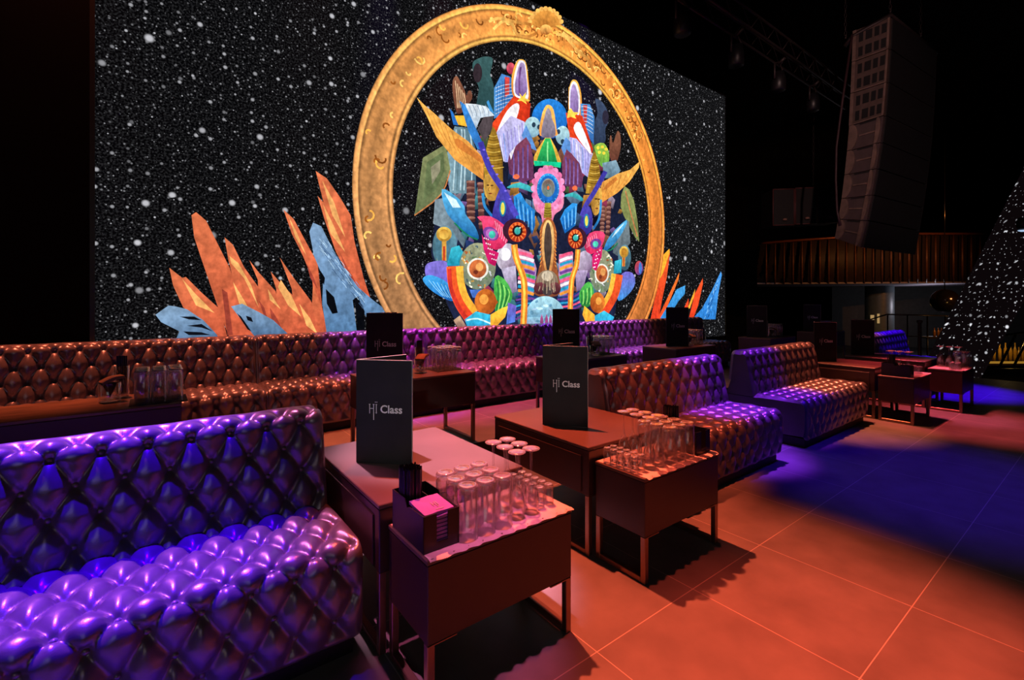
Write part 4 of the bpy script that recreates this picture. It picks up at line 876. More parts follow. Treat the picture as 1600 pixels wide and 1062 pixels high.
for k in range(18): a = k * pi / 9; pic.ell(630 + 895 / 4 + 22 * cos(a), 280 + 60 / 4 + 31 * sin(a), 5, 5.5, (242, 150, 196) if k % 2 else (222, 110, 160), n=12)
pic.ell(630 + 895 / 4, 280 + 60 / 4, 22, 31, (236, 130, 180)); pic.ell(630 + 895 / 4, 280 + 62 / 4, 17.5, 24, (50, 150, 220), (20, 80, 160)); pic.ell(630 + 895 / 4, 280 + 62 / 4, 14.5, 20, (30, 100, 185)); pic.ell(630 + 895 / 4, 280 + 56 / 4, 10.5, 14.5, (150, 150, 140), (90, 120, 130)); pic.ell(630 + 895 / 4, 280 + 56 / 4, 9, 12.6, (120, 90, 80), (110, 140, 140)); pic.ell(630 + 895 / 4, 280 + 56 / 4, 3.2, 5, (40, 110, 110)); pic.ell(630 + 895 / 4, 280 + 56 / 4, 2, 3.4, (220, 96, 52))
for k in range(16): a = k * pi / 8; pic.line([(853.75 + 15.5 * cos(a), 295.5 + 21 * sin(a)), (853.75 + 17 * cos(a), 295.5 + 23.4 * sin(a))], 1.2, (110, 200, 240), sm=1)
pic.poly(cB([(875, 150), (912, 150), (918, 245), (866, 245)]), (190, 168, 56), (140, 110, 40)); [pic.line(cB([(870, 180 + i * 16), (892, 186 + i * 16), (915, 180 + i * 16)]), .9, (90, 70, 20), sm=2) for i in range(4)]
FB = ((90, 180, 226), (24, 96, 160))
pic.poly(cB([(232, 65), (320, 110), (372, 170), (380, 220), (440, 300), (462, 375), (400, 350), (310, 270), (255, 195)]), *FB, (-.4, 1), sm=3); pic.poly(cB([(1386, 255), (1372, 310), (1312, 400), (1242, 455), (1262, 385), (1312, 318)]), *FB, (.4, 1), sm=3)
pic.poly(cB([(245, 85), (320, 130), (350, 180), (300, 180)]), (205, 232, 244)); pic.poly(cB([(1375, 270), (1330, 330), (1290, 370), (1320, 320)]), (205, 232, 244)); pic.line(cB([(310, 275), (390, 350), (455, 378)]), 2.4, (30, 120, 84), sm=3); pic.line(cB([(1242, 452), (1290, 440), (1330, 400)]), 2, (30, 120, 84), sm=3)
# cheeks, bulbs and ears
pic.ell(*cB([(250, 425)])[0], 19, 33, (96, 140, 156), (50, 80, 94)); pic.ell(*cB([(215, 430)])[0], 5, 26, (206, 196, 150)); pic.ell(*cB([(240, 430)])[0], 12, 30, (74, 116, 134)); pic.ell(*cB([(1372, 490)])[0], 10, 20, (96, 140, 156), (50, 80, 94))
pic.line(cB([(246, 380), (246, 440), (246, 510)]), 7, (216, 160, 66), sm=2); pic.line(cB([(246, 420), (246, 510)]), 3.6, (190, 66, 36), sm=2); pic.ell(*cB([(245, 345)])[0], 12, 11.5, (232, 190, 84), (170, 120, 40)); pic.ell(*cB([(245, 345)])[0], 8, 7.6, (176, 120, 40), (240, 196, 90))
pic.line(cB([(1367, 470), (1366, 545)]), 4.6, (216, 160, 66), sm=2); pic.line(cB([(1367, 490), (1366, 545)]), 2, (190, 66, 36), sm=2); pic.ell(*cB([(1368, 455)])[0], 7.2, 9, (232, 190, 84), (170, 120, 40)); pic.ell(*cB([(1368, 455)])[0], 4.6, 6, (176, 120, 40))
pic.poly(cB([(128, 545), (180, 515), (262, 520), (275, 640), (300, 755), (240, 740), (190, 690), (140, 640)]), (130, 116, 208), (80, 70, 170), sm=3); pic.poly(cB([(112, 622), (170, 600), (275, 655), (305, 760), (220, 730), (150, 680)]), (64, 160, 222), (30, 100, 180), sm=3)
pic.poly(cB([(1355, 590), (1420, 585), (1438, 650), (1400, 715), (1335, 760), (1330, 690)]), (116, 104, 200), (60, 140, 210), (0, 1), sm=3)
for i in range(5): pic.line(cB([(150 + i * 26, 630 + i * 8), (190 + i * 22, 680 + i * 10), (240 + i * 14, 730 + i * 4)]), .8, (150, 210, 245), sm=2)
pic.poly(cB([(290, 430), (340, 415), (372, 470), (352, 545), (262, 540)]), (60, 186, 206), (30, 140, 170)); pic.poly(cB([(1310, 512), (1352, 500), (1352, 585), (1302, 592)]), (60, 186, 206), (30, 140, 170))
for cx, cy, rx, ry in ((455, 560, 27, 27), (1228, 590, 18, 25)):
    p = cB([(cx, cy)])[0]; pic.ell(p[0], p[1] - 4, rx * 1.05, ry * 1.35, (150, 152, 120), (110, 124, 104))
    for i in range(46):
        a = rnd.uniform(0, 6.28); r = rnd.uniform(.45, 1.0); x, y = p[0] + rx * r * cos(a), p[1] - 4 + ry * 1.25 * r * sin(a)
        pic.line([(x, y), (x + rnd.uniform(-3, 3), y + rnd.uniform(-3, 3)), (x + rnd.uniform(-5, 5), y + rnd.uniform(-5, 5))], rnd.uniform(1, 2.6), rnd.choice([(238, 232, 210), (96, 124, 84), (196, 150, 70), (70, 90, 100), (210, 214, 220), (170, 90, 50)]), sm=3)
    pic.ell(p[0], p[1], rx * .62, ry * .62, (228, 226, 214)); pic.ell(p[0], p[1], rx * .5, ry * .52, (206, 112, 60), (160, 76, 44)); pic.ell(p[0] + rx * .1, p[1] - ry * .1, rx * .22, ry * .24, (232, 160, 90)); pic.ell(p[0] - rx * .12, p[1] + ry * .2, rx * .14, ry * .12, (120, 50, 34))
pic.poly(cB([(700, 430), (790, 460), (822, 560), (800, 730), (735, 740), (715, 560)]), (206, 130, 160), (90, 130, 180)); pic.poly(cB([(960, 470), (1050, 460), (1045, 600), (1000, 760), (955, 730)]), (206, 130, 160), (90, 130, 180))
SC5 = [(240, 90, 130), (250, 236, 240), (40, 150, 190), (236, 150, 60), (110, 60, 140), (60, 170, 90)]
for i in range(11):
    c = SC5[i % 6]; y = 460 + i * 26
    pic.line(cB([(705, y), (750, y + 8), (812 - abs(i - 5) * 2, y + 26)]), 4.6, c, sm=3); pic.line(cB([(1046, y), (1010, y + 8), (965, y + 26)]), 4.4, c, sm=3)
for i in range(8): pic.line(cB([(690, 735 + i * 20), (760, 728 + i * 16), (830, 740 + i * 12)]), 3.0, SC5[(i * 2 + 2) % 6] if i % 2 else (30, 60, 120), sm=3); pic.line(cB([(1100, 690 + i * 14), (1040, 728 + i * 12), (950, 740 + i * 12)]), 2.8, SC5[(i * 2 + 2) % 6] if i % 2 else (30, 60, 120), sm=3)
pic.ell(*cB([(640, 490)])[0], 18, 22, (216, 208, 224), (120, 90, 120), d=(1, .6)); pic.ell(*cB([(625, 470)])[0], 9, 10, (240, 236, 244)); pic.ell(*cB([(1122, 520)])[0], 12.5, 18, (206, 190, 214), (110, 84, 116), d=(1, .6)); pic.poly(cB([(600, 560), (690, 540), (700, 700), (650, 720)]), (196, 186, 210), (120, 100, 140)); pic.poly(cB([(1060, 570), (1140, 570), (1110, 690), (1070, 700)]), (180, 160, 196), (110, 90, 130))
PK = ((232, 72, 116), (196, 36, 84))
pic.poly(cB([(450, 238), (532, 234), (620, 290), (655, 350), (605, 432), (530, 432), (488, 330), (480, 270)]), *PK, sm=2); pic.poly(cB([(1118, 425), (1150, 340), (1215, 325), (1248, 350), (1222, 430), (1160, 470)]), *PK, sm=2)
for i in range(6): pic.line(cB([(560 + i * 14, 262 + i * 12), (570 + i * 13, 300 + i * 12), (566 + i * 12, 340 + i * 12)]), 1.2, (248, 150, 176), sm=2); pic.line(cB([(1130 + i * 12, 380 - i * 8), (1136 + i * 12, 410 - i * 8), (1134 + i * 10, 430 - i * 6)]), 1.0, (248, 150, 176), sm=2)
pic.ell(*cB([(535, 342)])[0], 13, 9.6, (120, 60, 140), rot=.6); pic.ell(*cB([(540, 345)])[0], 9.6, 7.6, (170, 96, 170), rot=.6); pic.ell(*cB([(543, 348)])[0], 5.2, 6, (80, 206, 180), (40, 150, 140)); pic.ell(*cB([(1190, 405)])[0], 9, 8, (120, 60, 140), rot=-.6); pic.ell(*cB([(1188, 407)])[0], 4.4, 4.8, (80, 206, 180))
pic.poly(cB([(478, 345), (522, 432), (585, 462), (562, 545), (522, 525), (490, 440)]), (222, 40, 112), (190, 20, 90)); pic.poly(cB([(1168, 475), (1232, 420), (1226, 485), (1192, 575), (1168, 555)]), (222, 40, 112), (190, 20, 90))
for i in range(5):
    for j in range(3): pic.ell(*cB([(494 + i * 12 + j * 12, 370 + i * 32 + j * 4)])[0], 1.1, 1.2, (250, 220, 236), n=8)
    pic.ell(*cB([(1216 - i * 8, 445 + i * 26)])[0], 1, 1.1, (250, 220, 236), n=8); pic.ell(*cB([(1200 - i * 6, 455 + i * 24)])[0], 1, 1.1, (250, 220, 236), n=8)
# eyes
pic.ell(*cB([(688, 322)])[0], 20, 18.5, (60, 26, 44)); pic.ell(*cB([(700, 332)])[0], 14, 15.5, (236, 96, 40), (170, 44, 24)); pic.ell(*cB([(1072, 372)])[0], 15.5, 17, (60, 26, 44)); pic.ell(*cB([(1062, 375)])[0], 11.2, 15, (236, 96, 40), (170, 44, 24))
for k in range(24):
    a = k * pi / 12
    for cx, cy, rx, ry in ((700, 332, 14, 15.5), (1062, 375, 11.2, 15)):
        p = cB([(cx, cy)])[0]; pic.line([(p[0] + rx * .5 * cos(a), p[1] + ry * .5 * sin(a)), (p[0] + rx * .95 * cos(a), p[1] + ry * .95 * sin(a))], .9, (250, 160, 80) if k % 2 else (120, 30, 20), sm=1)
for cx, cy, r1, r2 in ((700, 325, 8, 4.8), (1063, 368, 6.2, 4)): p = cB([(cx, cy)])[0]; pic.ell(p[0], p[1], r1, r1 * 1.1, (44, 18, 22)); pic.ell(p[0], p[1], r2, r2 * 1.2, (90, 206, 190), (40, 150, 150)); pic.ell(p[0] + r1 * .5, p[1] - r1 * .6, 1.2, 1.2, (250, 250, 250), n=8)
# nose
pic.poly(cB([(890, 240), (925, 270), (945, 350), (938, 480), (952, 580), (968, 680), (942, 730), (830, 730), (803, 690), (828, 580), (848, 480), (838, 340), (858, 270)]), (178, 98, 48), (120, 66, 44), sm=3)
pic.poly(cB([(860, 300), (890, 255), (922, 300), (930, 420), (915, 560), (890, 600), (868, 560), (850, 420)]), (236, 190, 120), (200, 130, 70), sm=3); pic.poly(cB([(872, 320), (890, 270), (908, 320), (914, 430), (902, 540), (890, 580), (878, 540), (866, 430)]), (84, 66, 58), (50, 44, 44), sm=3)
for i in range(10): pic.line(cB([(846 + (i % 3) * 3, 320 + i * 24), (840, 335 + i * 24)]), 1, (236, 150, 70), sm=1); pic.line(cB([(934 - (i % 3) * 3, 320 + i * 24), (942, 335 + i * 24)]), 1, (236, 150, 70), sm=1)
pic.ell(*cB([(886, 640)])[0], 17, 18, (150, 128, 104), (80, 66, 62)); pic.ell(*cB([(886, 605)])[0], 9, 8, (200, 184, 160)); pic.ell(*cB([(843, 682)])[0], 10.5, 9.5, (112, 54, 62), (60, 26, 34)); pic.ell(*cB([(932, 682)])[0], 9.6, 9.5, (112, 54, 62), (60, 26, 34)); pic.ell(*cB([(887, 700)])[0], 8, 7, (70, 58, 60))
for i in range(30): x = rnd.uniform(835, 940); pic.line(cB([(x, rnd.uniform(590, 690)), (x + (x - 887) * .2, rnd.uniform(690, 715))]), .6, rnd.choice([(200, 180, 150), (60, 50, 50), (130, 108, 90)]), sm=1)
# lower jaw
pic.line(cB([(300, 545), (312, 660), (350, 770), (415, 870)]), 22, (236, 96, 40), (220, 60, 36)); pic.line(cB([(338, 545), (348, 650), (380, 745), (440, 830)]), 11, (250, 196, 70), (240, 160, 50)); pic.line(cB([(275, 560), (286, 680), (330, 790), (390, 880)]), 6, (200, 50, 40)); pic.line(cB([(1328, 595), (1300, 720), (1225, 850)]), 15, (236, 96, 40), (220, 60, 36)); pic.line(cB([(1300, 590), (1275, 710), (1205, 830)]), 7, (250, 196, 70), (240, 160, 50))
pic.poly(cB([(560, 610), (622, 630), (668, 720), (642, 790), (580, 870), (556, 780)]), (84, 186, 80), (40, 130, 60), sm=3); pic.poly(cB([(1088, 700), (1140, 640), (1172, 680), (1168, 765), (1130, 800), (1090, 770)]), (84, 186, 80), (40, 130, 60), sm=3)
for i in range(6): pic.line(cB([(570 + i * 14, 625 + i * 12), (580 + i * 14, 720), (566 + i * 12, 830 - i * 8)]), 1.2, (170, 230, 120) if i % 2 else (20, 90, 50), sm=3); pic.line(cB([(1098 + i * 12, 700 - i * 6), (1100 + i * 12, 740), (1098 + i * 10, 780)]), 1.0, (170, 230, 120) if i % 2 else (20, 90, 50), sm=3)
pic.poly(cB([(400, 690), (480, 690), (490, 740), (420, 740)]), (70, 110, 190))
pic.ell(*cB([(500, 765)])[0], 17, 20, (214, 116, 44), (150, 66, 24), d=(1, .4)); pic.ell(*cB([(490, 750)])[0], 7, 8, (240, 160, 70)); pic.poly(cB([(560, 740), (578, 768), (560, 790)]), (170, 80, 30)); pic.ell(*cB([(1198, 770)])[0], 11.5, 16, (214, 116, 44), (150, 66, 24), d=(-1, .4)); pic.ell(*cB([(1205, 760)])[0], 4.6, 6, (240, 160, 70))
pic.poly(cB([(300, 880), (340, 850), (370, 900), (390, 930), (330, 930)]), (206, 170, 130), (120, 84, 90)); pic.poly(cB([(370, 875), (440, 825), (530, 845), (532, 925), (390, 930)]), (60, 190, 220), (40, 150, 200)); pic.poly(cB([(530, 845), (600, 805), (642, 790), (622, 860), (565, 920), (530, 925)]), (250, 196, 60), (240, 160, 50)); pic.line(cB([(380, 880), (450, 870), (530, 900)]), 2.4, (200, 236, 240), sm=3)
pic.poly(cB([(640, 770), (692, 790), (684, 890), (630, 905)]), (120, 90, 190), (70, 120, 210)); pic.poly(cB([(1176, 855), (1240, 820), (1302, 860), (1282, 905), (1176, 905)]), (60, 190, 220), (40, 150, 200)); pic.poly(cB([(1116, 790), (1180, 845), (1182, 905), (1130, 905), (1104, 845)]), (250, 196, 60), (240, 150, 50))
pic.ell(*cB([(872, 862)])[0], 31, 33, (170, 216, 228), (110, 160, 190), a0=180, a1=360); pic.poly(cB([(748, 860), (996, 860), (996, 925), (748, 925)]), (140, 190, 212), (150, 160, 200))
for i in range(14): x, y = rnd.uniform(780, 970), rnd.uniform(760, 890); pic.ell(*cB([(x, y)])[0], rnd.uniform(2, 6), rnd.uniform(1, 3), rnd.choice([(200, 236, 240), (100, 150, 180), (170, 200, 226)]), rot=rnd.uniform(0, 3), n=10)
for x in (850, 880, 905): pic.poly(cB([(x - 12, 925), (x - 9, 870), (x, 840), (x + 9, 870), (x + 12, 925)]), (170, 80, 130), (110, 50, 110))
pic.line(cB([(678, 410), (690, 490), (736, 620), (742, 760), (735, 925)]), 10, (236, 140, 44), (224, 120, 40)); pic.line(cB([(676, 412), (690, 500), (735, 630), (741, 760), (734, 925)]), 3.6, (255, 206, 84)); pic.line(cB([(1076, 440), (1066, 540), (1035, 650), (1026, 905)]), 8, (236, 140, 44), (224, 120, 40)); pic.line(cB([(1077, 440), (1067, 540), (1036, 650), (1027, 905)]), 2.8, (255, 206, 84))
p = cB([(1457, 555)])[0]; pic.ell(p[0], p[1], 6.5, 11, (190, 70, 70), (60, 60, 140), d=(1, 1)); pic.ell(p[0] + 2, p[1], 2.4, 9, (70, 120, 200))
pic.build(screen)

# ------------------------------------------------------------------ hanging speakers
def at(px, d): u = (px - 800) / FPX; return (d * (VD[0] + u * RD[0]), d * (VD[1] + u * RD[1]))
def pt(px, py, d): x, y = at(px, d); return (x, y, EYE - (py - HORIZON) / FPX * d)
mcab = pbr('speaker_cabinet', (.10, .062, .052), .6, var=.2); mgrille = pbr('speaker_grille', (.010, .009, .010), .7, bump=.3, bscale=300); mplate = pbr('rigging_plate', (.26, .17, .14), .45, .3, var=.25); mgap = pbr('cabinet_recess', (.006, .005, .006), .8); msteel = pbr('dark_steel', (.05, .035, .035), .5, .5)
DL, DM, DR = 9.35, 8.9, 10.2
rows = [(48, 26), (98, 76), (148, 128), (200, 180), (240, 222), (278, 263), (316, 304), (349, 344), (380, 386)]     # left edge y, front edge y of each cabinet joint
def edge(k):
    t = k / 8; tt = t * t * .65 + t * .35
    xl = 1333 - 28 * tt; xm = 1391 - 46 * tt; xr = 1464 - 34 * tt
    a = pt(xl, rows[k][0] - (8 * t), DL); b = pt(xm, rows[k][1], DM); zr = b[2] + (a[2] - b[2]) * -.1; xr_, yr_ = at(xr, DR)
    return a, b, (xr_, yr_, zr)
def lerp(a, b, t): return tuple(p + (q - p) * t for p, q in zip(a, b))
arr = thing('line_array_speaker', 'long curved column of hanging loudspeakers high at the right', 'loudspeaker', (0, 0, 0))
for k in range(8):
    (a1, b1, c1), (a0, b0, c0) = edge(k), edge(k + 1)
    g = .012; a1, b1, c1 = [(p[0], p[1], p[2] - g) for p in (a1, b1, c1)]
    d1 = tuple(a1[i] + c1[i] - b1[i] for i in range(3)); d0 = tuple(a0[i] + c0[i] - b0[i] for i in range(3))
    cab = MB().hexa([a0, b0, c0, d0, a1, b1, c1, d1]).obj('cabinet', mcab if k < 3 else pbr('line_cabinet', (.085, .055, .055), .6), arr)
    nx, ny = (b0[1] - a0[1]), -(b0[0] - a0[0]); l = sqrt(nx * nx + ny * ny); nx, ny = nx / l, ny / l
    def F(u, v, o=0): p = lerp(lerp(a0, b0, u), lerp(a1, b1, u), v); return (p[0] + nx * o, p[1] + ny * o, p[2])
    def slab(mb, u0, u1, v0, v1, o): mb.hexa([F(u0, v0, 0), F(u0, v0, o), F(u1, v0, o), F(u1, v0, 0), F(u0, v1, 0), F(u0, v1, o), F(u1, v1, o), F(u1, v1, 0)])
    if k < 3:
        for r in range(2):
            for (u0, u1) in ((.17, .29), (.36, .54), (.60, .73), (.79, .92)):
                mb = MB(); slab(mb, u0, u1, .10 + r * .47, .40 + r * .47, .004); mb.obj('port', mgap, cab)
        for u0, u1 in ((0, .10), (.945, 1)): mb = MB(); slab(mb, u0, u1, 0, 1, .02); mb.obj('rigging_rail', mplate, cab)
        mb = MB(); slab(mb, .1, .945, 0, .03, .012); mb.obj('seam_rail', mplate, cab)
    else:
        for u0, w in ((.0, .30), (.80, .17)):
            n = 10; prof = [(v, u0 + w * (.5 + .5 * sin(pi * v) ** .6 * (1 if u0 == 0 else .8))) for v in [i / n for i in range(n + 1)]]
            mb = MB()
            for i in range(n): (v0, e0), (v1, e1) = prof[i], prof[i + 1]; mb.hexa([F(u0 + .02, v0, 0), F(u0 + .02, v0, .03), F(e0, v0, .03), F(e0, v0, 0), F(u0 + .02, v1, 0), F(u0 + .02, v1, .03), F(e1, v1, .03), F(e1, v1, 0)])
            mb.obj('rigging_plate', mplate, cab)
        mb = MB(); slab(mb, .34, .80, .46, .52, .02); mb.obj('handle_bar', mplate, cab)
        mb = MB(); slab(mb, .32, .82, .93, .99, .006); mb.obj('seam_gap', mgap, cab)
    nx2, ny2 = (c0[1] - b0[1]), -(c0[0] - b0[0]); l = sqrt(nx2 * nx2 + ny2 * ny2); nx2, ny2 = nx2 / l * .02, ny2 / l * .02
    e = lambda p: (p[0] + nx2, p[1] + ny2, p[2])
    mb = MB(); q = [lerp(b0, c0, .02), lerp(b0, c0, .98), lerp(b1, c1, .98), lerp(b1, c1, .02)]; q = [lerp(q[i], q[(i + 2) % 4], .01) for i in range(4)]
    mb.hexa([q[0], e(q[0]), e(q[1]), q[1], q[3], e(q[3]), e(q[2]), q[2]]); mb.obj('grille', mgrille, cab)
a, b, c = edge(0)
MB().tube([lerp(a, b, -.25)[:2] + (a[2] - .25,), (a[0], a[1], a[2] - .10), (b[0], b[1], b[2] + .03), c], .04, 6).obj('flying_frame', msteel, arr)
def chain(name, x, y, z0, z1, label, link_=.09):
    mb = MB(); n = int((z1 - z0) / link_)
    for i in range(n):
        z = z0 + i * link_ + .05; pts = []
        for q in range(9): an = 2 * pi * q / 8; w_ = .02 * cos(an); h = .052 * sin(an); pts.append((x + (w_ if i % 2 else 0), y + (0 if i % 2 else w_), z + h))
        mb.tube(pts, .006, 5, caps=False)
    mb.tube([(x, y, z0 - .05), (x + .03, y, z0 - .01), (x, y, z0 + .03)], .018, 6)
    o = mb.obj(name, msteel); tag(o, label, 'chain', 'hoist chains'); return o
p = lerp(a, b, -.22); chain('hoist_chain', p[0], p[1], a[2] - .05, 7.88, 'steel hoist chain at the left of the hanging speaker column')
chain('hoist_chain', b[0], b[1], b[2] + .13, 7.88, 'steel hoist chain at the front edge of the hanging speaker column')
p = lerp(b, c, .62); chain('hoist_chain', p[0], p[1], c[2] + .12, 7.88, 'steel hoist chain over the dark side of the hanging speaker column')
cable = MB().tube([(a[0] - .05, a[1], a[2] - .1), pt(1316, 160, DL), pt(1307, 230, DL + .05), pt(1306, 280, DL + .05), pt(1308, 330, DL), pt(1313, 352, DL - .1)], .022, 7).obj('cable', pbr('cable_rubber', (.05, .02, .025), .5), arr)
# three flown subwoofers beyond
sub = thing('flown_subwoofer_row', 'row of three dim hung bass speakers left of the tall speaker column', 'loudspeaker', (0, 0, 0))
SD = 13.0
for k in range(3):
    x0, x1 = 1208 + k * 35, 1208 + (k + 1) * 35 - 2
    y0, y1 = 352 - k * 2, 296 - k * 2
    f = [pt(x0, y0, SD), pt(x1, y0 - 1, SD - .1), pt(x1, y1 - 1, SD - .1), pt(x0, y1, SD)]
    bk = [(q[0] + .6 * VD[0], q[1] + .6 * VD[1], q[2]) for q in f]
    cab = MB().hexa([f[0], f[1], bk[1], bk[0], f[3], f[2], bk[2], bk[3]]).obj('cabinet', pbr('sub_cabinet', (.012, .007, .007), .6), sub)
    fr = MB()
    for i in range(4):
        fr.tube([f[i], f[(i + 1) % 4]], .018, 5)
    fr.obj('front_frame', pbr('sub_frame', (.16, .05, .05), .5), cab)
    c_ = lerp(lerp(f[0], f[1], .5), lerp(f[3], f[2], .5), .12); MB().lathe([(.0, .06), (.05, .05), (.055, 0)], 10, (c_[0] - .06 * VD[0], c_[1] - .06 * VD[1], c_[2])).obj('round_badge', pbr('badge', (.5, .25, .2), .4), cab)
chain('hoist_chain', *at(1271, SD), pt(1271, 290, SD)[2], 7.88, 'thin steel hoist chain above the three hung bass speakers')

# ------------------------------------------------------------------ balcony, column and bar at the far right
BD_ = 21.0
mfin = pbr('fin_bronze', (.16, .07, .035), .45, .2, var=.2); mfas = pbr('balcony_fascia', (.03, .018, .014), .6)
bal = thing('balcony', 'curved balcony front with vertical glowing bronze ribs at the back right', 'balcony', (0, 0, 0))
def bal_pts(n=26):
    L = []
    for i in range(n + 1):
        t = i / n; px = 1183 + (1545 - 1183) * t; d = BD_ - 1.5 * (1 - (2 * t - 1) ** 2) - .8 * (1 - t)
        L.append((px, d, 382 - 16 * min(1, t * 1.6) ** .8, 444 - 2 * t))
    return L
BP = bal_pts(); mb = MB(); vs = []
for px, d, yt, yb in BP:
    n = 6
    for k in range(n + 1):
        v = k / n; dd = d - .25 * sin(pi * min(1, v * 1.1)) + .9 * (max(0, v - .75) ** 2) * 4; z = pt(px, yt + (yb - yt) * v, d)[2]; x, y = at(px, dd); vs.append((x, y, z))
n = 7; mb.add(vs, [(i * n + k, i * n + k + 1, (i + 1) * n + k + 1, (i + 1) * n + k) for i in range(len(BP) - 1) for k in range(n - 1)], 0, True)
fas = mb.obj('fascia', mfas, bal); 
for px, d, yt, yb in BP[1:]:
    mb = MB(); P_ = []
    for k in range(7):
        v = k / 6; dd = d - .32 - .25 * sin(pi * min(1, v * 1.1)) + .9 * (max(0, v - .75) ** 2) * 4; z = pt(px, yt + 3 + (yb - yt - 4) * v, d)[2]; x, y = at(px, dd); P_.append((x, y, z))
    mb.tube(P_, [.03, .035, .04, .045, .045, .04, .03], 6); mb.obj('rib', mfin, bal)
MB().tube([pt(px, yt - 1, d - .2) for px, d, yt, yb in BP], .05, 8).obj('top_rail', pbr('rail_copper', (.30, .10, .05), .4, .4), bal)
sof = []
for px, d, yt, yb in BP: a_, b_ = at(px, d - .1), at(px, d + 4); z = pt(px, yb, d)[2]; sof += [(*a_, z), (*b_, z - .02), (*a_, z + .06), (*b_, z + .06)]
MB().add(sof, [(4 * i + p_, 4 * i + q_, 4 * i + 4 + q_, 4 * i + 4 + p_) for i in range(len(BP) - 1) for p_, q_ in ((0, 1), (2, 3), (0, 2), (1, 3))]).obj('soffit', pbr('soffit_paint', (.30, .27, .32), .7), bal)
mtile = pbr('grey_column_tile', (.09, .12, .13), .4, bump=.2, bscale=40)
x, y = at(1374, 22.0); zb = -1.25
colm = MB().lathe([(.55, zb), (.55, 2.05)], 20, (x, y, 0)).obj('column', mtile); struct(colm)
struct(MB().hexa([(*at(1300, 26), -1.25), (*at(1700, 22), -1.25), (*at(1700, 22.2), -1.25), (*at(1300, 26.2), -1.25), (*at(1300, 26), 2.4), (*at(1700, 22), 2.4), (*at(1700, 22.2), 2.4), (*at(1300, 26.2), 2.4)]).obj('wall_right', pbr('dim_bar_wall', (.05, .052, .048), .8)))
mwarm = emis('warm_lit_glass', (1.0, .62, .24), .38)
for k, (x0, x1, y0, y1) in enumerate(((1360, 1366, 492, 521), (1370.5, 1374.5, 490, 505))):
    mb = MB().hexa([pt(x0, y1, 21.2), pt(x1, y1, 21.2), pt(x1, y1, 21.3), pt(x0, y1, 21.3), pt(x0, y0, 21.2), pt(x1, y0, 21.2), pt(x1, y0, 21.3), pt(x0, y0, 21.3)])
    o = mb.obj('wall_lamp', mwarm); tag(o, ('taller warm lit strip lamp at the foot of the grey column', 'shorter warm lit strip lamp, right of the taller one by the column')[k], 'lamp', 'warm strip lamps')
# railing on the edge of the raised floor
rail = thing('guard_railing', 'dark metal guard railing behind the farthest sofa', 'railing', (0, 0, 0)); RDp = 14.5
mrl = pbr('rail_metal', (.10, .06, .06), .35, .6)
for x0, y0, x1, y1, d0, d1 in ((1360, 499, 1386, 491, RDp + 1, RDp), (1386, 491, 1476, 493, RDp, RDp - .3), (1476, 493, 1500, 497, RDp - .3, RDp + .6)):
    MB().tube([pt(x0, y0, d0), pt(x1, y1, d1)], .022, 7).obj('top_rail', mrl, rail)
MB().tube([pt(1386, 524, RDp), pt(1476, 527, RDp - .3)], .015, 6).obj('lower_rail', mrl, rail)
for px in (1387, 1418, 1449, 1477):
    x, y = at(px, RDp - .15); MB().tube([(x, y, -1.25), (x, y, .76)], .02, 7).obj('post', mrl, rail)
x, y = at(1437, 10.0); o = MB().tube([(x, y, -1.25), (x, y, .74)], .035, 10).lathe([(.035, .74), (.05, .76), (.05, .80), (.0, .81)], 10, (x, y, 0)).obj('steel_post', pbr('post_metal', (.30, .16, .17), .4, .4)); tag(o, 'slim upright metal post in front of the railing', 'post')
# slanted pillars clad with star lights
mstar = star_mat('led_pillar', [(4.6, .02, .24, 1.0, 2.6), (8.0, .02, .22, .8, 2.4)], bg=(.0032, .0018, .0022))
def pillar(name, lab, q, d, th):
    mb = MB(); f = [((px - 800) / FPX * d, 0, EYE - (py - HORIZON) / FPX * d) for px, py in q]; bk = [(p_[0], th, p_[2]) for p_ in f]
    mb.hexa([f[0], f[1], bk[1], bk[0], f[3], f[2], bk[2], bk[3]])
    t = mb.obj(name, [mstar], None, (d * VD[0], d * VD[1], 0)); t.rotation_euler = (0, 0, HEAD - pi / 2); tag(t, lab, 'pillar', 'slanted star light pillars'); return t
pillar('star_pillar', 'left slanted pillar covered with white star lights', [(1433, 634), (1454, 634), (1688, 250), (1628, 250)], 11.0, .35)
pillar('star_pillar', 'right slanted pillar with white star lights before the yellow bar', [(1464, 640), (1505, 640), (1679, 330), (1650, 330)], 10.2, .35)
hd = thing('spotlight_head', 'glowing blue white spotlight at the right edge beside the star pillar', 'spotlight', (0, 0, 0)); c_ = pt(1600, 352, 10.0)
MB().lathe([(.0, -.11), (.08, -.10), (.12, -.02), (.12, .10), (.09, .16), (.0, .18)], 16, c_).obj('housing', M['black_plastic'], hd)
MB().lathe([(.0, -.13), (.05, -.128), (.09, -.112), (.095, -.10)], 16, c_).obj('lens', emis('lens_glow', (.5, .7, 1), .8), hd)
